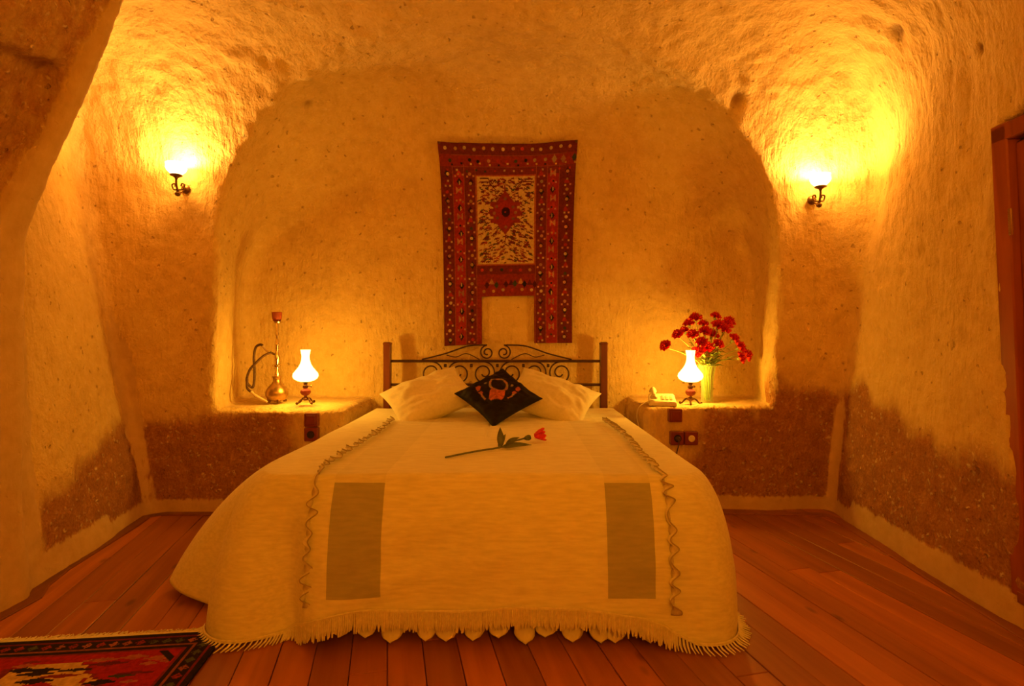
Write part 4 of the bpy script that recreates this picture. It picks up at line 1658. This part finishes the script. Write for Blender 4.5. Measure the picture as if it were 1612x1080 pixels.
def build_sconce(loc, rotz, power, label, colr=BULB_SCONCE, glass='sconce'):
    """local -Y points away from the wall, origin on the wall"""
    root = empty('wall_sconce', loc, rotz)
    tag(root, label, 'wall lamp', 'brass wall sconces')
    MB().lathe([(0.004, 0.0), (0.026, 0.001), (0.03, 0.006), (0.024, 0.012), (0.012, 0.018), (0.008, 0.03)], 20, (0, 0.012, 0), Matrix.Rotation(PI / 2, 3, 'X')).build('back_plate', M['brass_dark'], root)
    arm = spline([(0, -0.01, 0), (0, -0.045, -0.035), (0, -0.075, -0.030), (0.0, -0.09, 0.005), (0, -0.09, 0.05)], 7)
    MB().tube(arm, 0.0065, 10).build('arm', M['brass_dark'], root)
    for sx in (-1, 1):
        c = spline([(sx * 0.004, -0.085, -0.03), (sx * 0.03, -0.07, -0.022), (sx * 0.038, -0.07, 0.006), (sx * 0.022, -0.07, 0.012), (sx * 0.018, -0.07, -0.004)], 6)
        MB().tube(c, [0.0045] * (len(c) - 1) + [0.008], 8).build('scroll', M['brass_dark'], root)
    MB().lathe([(0.001, -0.068), (0.014, -0.062), (0.018, -0.05), (0.010, -0.040), (0.006, -0.028)], 16, (0, -0.075, 0)).build('finial', M['brass_dark'], root)
    MB().lathe([(0.006, 0.03), (0.010, 0.042), (0.020, 0.05), (0.034, 0.056), (0.036, 0.062), (0.030, 0.064)], 20, (0, -0.09, 0)).build('gallery', M['brass_dark'], root)
    sh = []
    for r, z in ((0.024, 0.062), (0.036, 0.070), (0.052, 0.086), (0.060, 0.104), (0.056, 0.122), (0.058, 0.134)):
        row = []
        for i in range(28):
            a = 2 * PI * i / 28
            k = 1 + (0.05 * math.cos(a * 7) if z > 0.12 else 0)
            row.append((r * k * math.cos(a), -0.09 + r * k * math.sin(a), z))
        sh.append(row)
    MB().grid(sh, closed_u=True).build('shade', M[glass], root)
    point_light('sconce_bulb', (0, -0.09, 0.128), power, 0.022, root, colr)
    return root


build_sconce((px(286, 292, 3.40).x, 3.435, px(286, 292, 3.36).z), 0.0, P_SCONCE, 'lit brass wall sconce above the ledge with the water pipe')
build_sconce((px(1281, 310, 3.44).x, 3.455, px(1281, 310, 3.38).z), 0.0, P_SCONCE, 'lit brass wall sconce above the ledge with the red flowers')
build_sconce((0.3, -1.19, 1.75), math.radians(180), P_ROOM, 'lit brass wall sconce on the wall opposite the bed', BULB, 'shade')


# ------------------------------------------------------------------ table lamps
def build_table_lamp(loc, label, seed):
    root = empty('table_lamp', loc, seed)
    tag(root, label, 'lamp', 'oil lamp style table lamps')
    for k in range(4):
        a = k * PI / 2 + PI / 4
        d = Vector((math.cos(a), math.sin(a), 0))
        pts = spline([d * 0.018 + Vector((0, 0, 0.040)), d * 0.036 + Vector((0, 0, 0.032)), d * 0.052 + Vector((0, 0, 0.014)), d * 0.066 + Vector((0, 0, 0.006)), d * 0.070 + Vector((0, 0, 0.013)), d * 0.062 + Vector((0, 0, 0.016))], 5)
        MB().tube(pts, 0.0055, 8).build('foot', M['brass_dark'], root)
    MB().lathe([(0.012, 0.024), (0.026, 0.032), (0.022, 0.042), (0.010, 0.050), (0.009, 0.058)], 20).build('base', M['brass'], root)
    MB().lathe([(0.009, 0.056), (0.026, 0.064), (0.034, 0.078), (0.031, 0.092), (0.015, 0.102), (0.012, 0.108)], 22).build('oil_font', M['terra'], root)
    MB().lathe([(0.012, 0.106), (0.018, 0.112), (0.018, 0.124), (0.012, 0.130), (0.012, 0.140), (0.026, 0.146), (0.028, 0.152)], 20).build('burner', M['brass_dark'], root)
    MB().tube([(0.016, 0, 0.118), (0.034, 0, 0.118)], 0.003, 6).build('wick_stem', M['brass_dark'], root)
    MB().lathe([(0.008, 0.0), (0.008, 0.004)], 12, (0.034, 0, 0.118), Matrix.Rotation(PI / 2, 3, 'Y')).build('wick_knob', M['brass_dark'], root)
    prof = [(0.030, 0.150), (0.052, 0.156), (0.074, 0.170), (0.082, 0.188), (0.078, 0.206), (0.062, 0.226), (0.046, 0.246), (0.034, 0.268), (0.027, 0.292), (0.025, 0.318), (0.028, 0.345), (0.031, 0.362)]
    sh = []
    for r, z in prof:
        sh.append([(r * (1 + (0.04 * math.cos(8 * a) if z > 0.34 else 0)) * math.cos(a), r * math.sin(a), z) for a in [2 * PI * i / 32 for i in range(32)]])
    MB().grid(sh, closed_u=True).build('glass_shade', M['shade'], root)
    point_light('lamp_bulb', (0, 0, 0.205), P_TABLE, 0.03, root, BULB_TABLE)
    return root


LY = 3.60
build_table_lamp((px(481, 0, LY).x, LY, LEDGE + 0.005), 'lit table lamp with white glass chimney standing beside the water pipe', 0.2)
build_table_lamp((px(1087, 0, LY).x, LY, LEDGE + 0.002), 'lit table lamp with white glass chimney standing between telephone and vase', 0.5)


# ------------------------------------------------------------------ water pipe on the left ledge
def build_pipe():
    Y = 3.72
    loc = Vector((px(436, 0, Y).x, Y, LEDGE + 0.004))
    root = empty('water_pipe', loc)
    tag(root, 'brass water pipe with red clay bowl and coiled hose on the ledge', 'water pipe')
    MB().lathe([(0.050, 0.012), (0.062, 0.022), (0.074, 0.048), (0.074, 0.072), (0.060, 0.102), (0.036, 0.126), (0.024, 0.145), (0.026, 0.165), (0.032, 0.172), (0.028, 0.180)], 28).build('water_jar', M['brass'], root)
    for k in range(4):
        a = k * PI / 2 + 0.6
        MB().lathe([(0.010, 0), (0.013, 0.006), (0.010, 0.02), (0.006, 0.028)], 10, (0.052 * math.cos(a), 0.052 * math.sin(a), 0)).build('foot', M['brass_dark'], root)
    MB().lathe([(0.016, 0.176), (0.018, 0.20), (0.012, 0.215), (0.013, 0.24), (0.028, 0.247), (0.030, 0.254), (0.014, 0.262), (0.018, 0.29), (0.020, 0.31), (0.013, 0.335), (0.012, 0.38),
                (0.017, 0.395), (0.012, 0.41), (0.010, 0.45), (0.015, 0.47), (0.010, 0.485), (0.010, 0.545)], 18).build('stem', M['steel'], root)
    MB().lathe([(0.008, 0.540), (0.034, 0.545), (0.038, 0.553), (0.036, 0.555), (0.010, 0.549)], 22).build('ash_tray', M['steel'], root)
    MB().lathe([(0.010, 0.549), (0.022, 0.556), (0.031, 0.575), (0.033, 0.60), (0.034, 0.618), (0.029, 0.620), (0.026, 0.606)], 20).build('clay_bowl', M['terra'], root)
    MB().tube([(-0.012, 0, 0.325), (-0.035, -0.008, 0.34)], 0.007, 10).build('hose_port', M['brass_dark'], root)
    hose = spline([(-0.035, -0.008, 0.34), (-0.08, -0.02, 0.32), (-0.14, -0.02, 0.265), (-0.19, 0.0, 0.215), (-0.215, 0.015, 0.14), (-0.175, 0.02, 0.10), (-0.168, 0.03, 0.20),
                   (-0.178, 0.04, 0.30), (-0.165, 0.04, 0.375), (-0.13, 0.035, 0.395), (-0.105, 0.02, 0.385)], 8)
    h = MB().tube(hose, 0.0085, 10).build('hose', M['hose'], root)
    MB().tube([(-0.105, 0.02, 0.385), (-0.085, 0.01, 0.36), (-0.06, 0.0, 0.345)], [0.010, 0.007, 0.005], 10).build('hose_tip', M['hose_tip'], h)
    h2 = MB().tube(spline([(-0.205, 0.0, 0.16), (-0.185, -0.04, 0.10), (-0.15, -0.055, 0.075)], 6), 0.0085, 10).build('hose', M['hose'], root)
    m2 = MB().tube([(-0.15, -0.055, 0.075), (-0.13, -0.06, 0.058), (-0.11, -0.066, 0.045), (-0.06, -0.076, 0.022), (-0.03, -0.082, 0.012)], [0.011, 0.008, 0.012, 0.010, 0.006], 12).build('mouthpiece', M['hose_tip'], h2)


build_pipe()


# ------------------------------------------------------------------ telephone
def build_phone():
    root = empty('telephone', (1.005, 3.62, LEDGE + 0.002), math.radians(-12))
    tag(root, 'ivory desk telephone with handset lying on top', 'telephone')
    mb = MB()
    rows = []
    for y, z in ((-0.10, 0.018), (-0.095, 0.028), (0.0, 0.046), (0.085, 0.062), (0.10, 0.058)):
        rows.append([(x, y, z * k) for x, k in ((-0.088, 0.05), (-0.086, 0.85), (-0.075, 1.0), (0.075, 1.0), (0.086, 0.85), (0.088, 0.05))])
    mb.grid(rows)
    n = 6
    mb.f.append(tuple(range(n))); mb.f.append(tuple(range(5 * n - 1, 4 * n - 1, -1)))
    mb.f.append((0, 24, 29, 5))
    mb.build('phone_body', M['ivory'], root)
    pts = spline([(-0.055, -0.09, 0.052), (-0.056, -0.07, 0.072), (-0.056, 0.0, 0.086), (-0.056, 0.07, 0.094), (-0.055, 0.09, 0.085)], 6)
    hs = MB().tube(pts, [0.019] * 5 + [0.013] * 14 + [0.015] * 2 + [0.019] * (len(pts) - 21), 12).build('handset', M['ivory'], root)
    for y, z in ((-0.078, 0.044), (0.078, 0.068)):
        MB().lathe([(0.022, 0), (0.026, 0.008), (0.022, 0.022)], 16, (-0.056, y, z)).build('handset_cup', M['ivory'], hs)
    for j in range(4):
        for i in range(3):
            y = -0.055 + j * 0.024
            MB().box((0.005 + i * 0.026, y, 0.0295 + (y + 0.095) * 0.19 + 0.003), (0.009, 0.008, 0.004), None, 0.002).build('key', M['sheet'], root)
    # cord drops over the end of the ledge
    MB().tube(spline([(-0.085, -0.02, 0.02), (-0.12, -0.05, 0.008), (-0.155, -0.075, -0.02), (-0.165, -0.08, -0.08), (-0.15, -0.075, -0.16), (-0.155, -0.06, -0.3)], 6), 0.003, 6).build('phone_cord', M['ivory'], root)


build_phone()


# ------------------------------------------------------------------ vase and carnations
VX, VY = px(1113, 0, 3.73).x, 3.73
VZ = LEDGE + 0.002
vprof = [(0.036, 0.0), (0.042, 0.004), (0.041, 0.03), (0.040, 0.08), (0.043, 0.14), (0.050, 0.20), (0.060, 0.245), (0.066, 0.262)]


def build_vase():
    root = empty('flower_vase', (VX, VY, VZ))
    tag(root, 'clear glass vase full of red carnations on the ledge', 'vase')
    outer = vprof
    inner = [(r - 0.004, max(z, 0.012)) for r, z in reversed(vprof)]
    P = []
    for k, (r, z) in enumerate(outer + inner):
        row = []
        for i in range(28):
            a = 2 * PI * i / 28
            f = 1 + 0.025 * math.cos(a * 8)
            row.append((r * f * math.cos(a), r * f * math.sin(a), z))
        P.append(row)
    mb = MB().grid(P, closed_u=True)
    mb.f.append(tuple(range(27, -1, -1)))
    mb.f.append(tuple(len(P) * 28 - 28 + i for i in range(28)))
    mb.build('vase_glass', M['glass'], root)


build_vase()


def build_flowers():
    heads = [(1049, 545, 3.70, 1), (1068, 528, 3.68, 1), (1078, 522, 3.80, 1), (1091, 528, 3.66, 1), (1095, 503, 3.74, 1), (1107, 512, 3.78, 1), (1110, 523, 3.66, 1),
             (1105, 540, 3.64, 1), (1113, 548, 3.66, 1), (1120, 530, 3.78, 1), (1126, 500, 3.76, 1), (1130, 515, 3.68, 1), (1143, 513, 3.72, 1), (1139, 520, 3.66, 1),
             (1130, 543, 3.66, 1), (1147, 508, 3.82, 1), (1154, 535, 3.70, 1), (1162, 548, 3.74, 1), (1164, 564, 3.70, 1), (1172, 560, 3.80, 1), (1098, 555, 3.62, 1), (1085, 512, 3.84, 1)]
    base_blooms = []
    for k in range(4):
        b = bloom_mesh(0.047, 0.042, 30 + k).build('bloom', M['petal'])
        base_blooms.append(b.data)
        bpy.data.objects.remove(b)
    me_cal = MB().lathe([(0.003, -0.022), (0.008, -0.014), (0.010, 0.0), (0.008, 0.008)], 10).build('calyx', M['stem'])
    cal = me_cal.data
    bpy.data.objects.remove(me_cal)
    for k, (hx, hy, hY, _) in enumerate(heads):
        H = px(hx, hy, hY)
        C = Vector((VX, VY, VZ))
        a = rnd.uniform(0, 2 * PI)
        foot = C + Vector((0.022 * math.cos(a), 0.022 * math.sin(a), 0.016))
        d = H - C
        neck = C + Vector((d.x * 0.16, d.y * 0.16, 0.245))
        r = math.hypot(neck.x - C.x, neck.y - C.y)
        if r > 0.042:
            neck = C + Vector(((neck.x - C.x) * 0.042 / r, (neck.y - C.y) * 0.042 / r, 0.245))
        root = empty('carnation', foot)
        lab = {0: 'red carnation leaning out of the vase towards the telephone', 18: 'drooping red carnation lowest of the bunch by the alcove side',
               10: 'red carnation at the very top of the bunch in the vase'}.get(k, 'red carnation in the middle of the bunch in the glass vase')
        tag(root, lab, 'flower', 'red carnations in the vase')
        mid = neck.lerp(H, 0.5) + Vector((0, 0, 0.018))
        pts = spline([foot, neck, mid, H - Vector((0, 0, 0.012))], 6)
        MB().tube([p - foot for p in pts], 0.0026, 6).build('stem', M['leaf'], root)
        dirv = (pts[-1] - pts[-3]).normalized() * 0.6 + Vector((d.x * 0.8, -0.45, 0.4))
        q = dirv.to_track_quat('Z', 'Y')
        b = bpy.data.objects.new('bloom', base_blooms[k % 4]); col.objects.link(b)
        b.parent = root; b.location = H - foot
        b.rotation_mode = 'QUATERNION'; b.rotation_quaternion = q
        sc = rnd.uniform(0.8, 1.12); b.scale = (sc, sc, sc)
        c = bpy.data.objects.new('calyx', cal); col.objects.link(c)
        c.parent = root; c.location = H - foot; c.rotation_mode = 'QUATERNION'; c.rotation_quaternion = q
        for j in range(4):
            t = rnd.randrange(6, 13)
            p0 = pts[t] - foot
            aa = rnd.uniform(0, 2 * PI)
            p1 = p0 + Vector((0.072 * math.cos(aa), -0.03 + 0.035 * math.sin(aa), rnd.uniform(-0.01, 0.05)))
            mb = MB(); leaf_mesh(mb, p0, p1, 0.013, (0, -0.4, 1), 0.3, 6)
            l = mb.build('leaf', M['leaf'], root)


build_flowers()


# ------------------------------------------------------------------ switches and sockets on the ledge fronts
def wall_plate(name, x, z, y, label, cat, kind):
    root = empty(name, (x, y, z))
    tag(root, label, cat, 'red brown switches and sockets')
    rot = Matrix.Rotation(PI / 2, 3, 'X')
    MB().box((0, 0.012, 0), (0.043, 0.022, 0.043), None, 0.005).build('face_plate', M['plate'], root)
    if kind == 'switch':
        MB().box((0, -0.012, 0), (0.030, 0.004, 0.030), None, 0.003).build('rocker', M['plate'], root)
    elif kind == 'socket':
        MB().lathe([(0.024, 0.0), (0.024, 0.002), (0.020, 0.0015), (0.018, -0.006)], 22, (0, -0.0105, 0), rot).build('socket_well', M['hole'], root)
    else:
        MB().lathe([(0.021, 0), (0.021, 0.004), (0.018, 0.007), (0.004, 0.007)], 22, (0, -0.010, 0), rot).build('dial', M['ivory'], root)
    return root


WLY, WRY = 3.405, 3.455
wall_plate('light_switch', px(490, 0, WLY).x, px(0, 661, WLY).z, WLY, 'red brown light switch above a socket under the table lamp by the water pipe', 'switch', 'switch')
wall_plate('power_socket', px(490, 0, WLY).x, px(0, 684, WLY).z, WLY, 'red brown socket under a switch below the ledge with the water pipe', 'socket', 'socket')
wall_plate('light_switch', px(1063, 0, WRY).x, px(0, 654, WRY).z, WRY, 'red brown light switch just under the ledge with the telephone', 'switch', 'switch')
wall_plate('power_socket', px(1066, 0, WRY).x, px(0, 690, WRY).z, WRY, 'red brown socket with a dark cord below the ledge with the telephone', 'socket', 'socket')
wall_plate('dimmer_switch', px(1088, 0, WRY).x, px(0, 690, WRY).z, WRY, 'red brown plate with round white dial beside the socket', 'switch', 'dial')


def build_cord():
    p = Vector((px(1066, 0, WRY).x, WRY - 0.012, px(0, 690, WRY).z))
    root = empty('extension_cord', p)
    tag(root, 'dark power cord plugged in the socket and hanging to the floor', 'cord')
    MB().lathe([(0.016, 0), (0.016, 0.018), (0.009, 0.028)], 14, (0, 0.004, 0), Matrix.Rotation(PI / 2, 3, 'X')).build('plug', M['cord'], root)
    MB().tube(spline([(0, -0.022, 0), (-0.002, -0.03, -0.03), (-0.012, -0.016, -0.10), (-0.006, -0.012, -0.2), (-0.015, -0.014, -0.36), (-0.03, -0.03, -p.z + 0.012), (-0.12, -0.05, -p.z + 0.008)], 7), 0.0035, 7).build('cable', M['cord'], root)


build_cord()
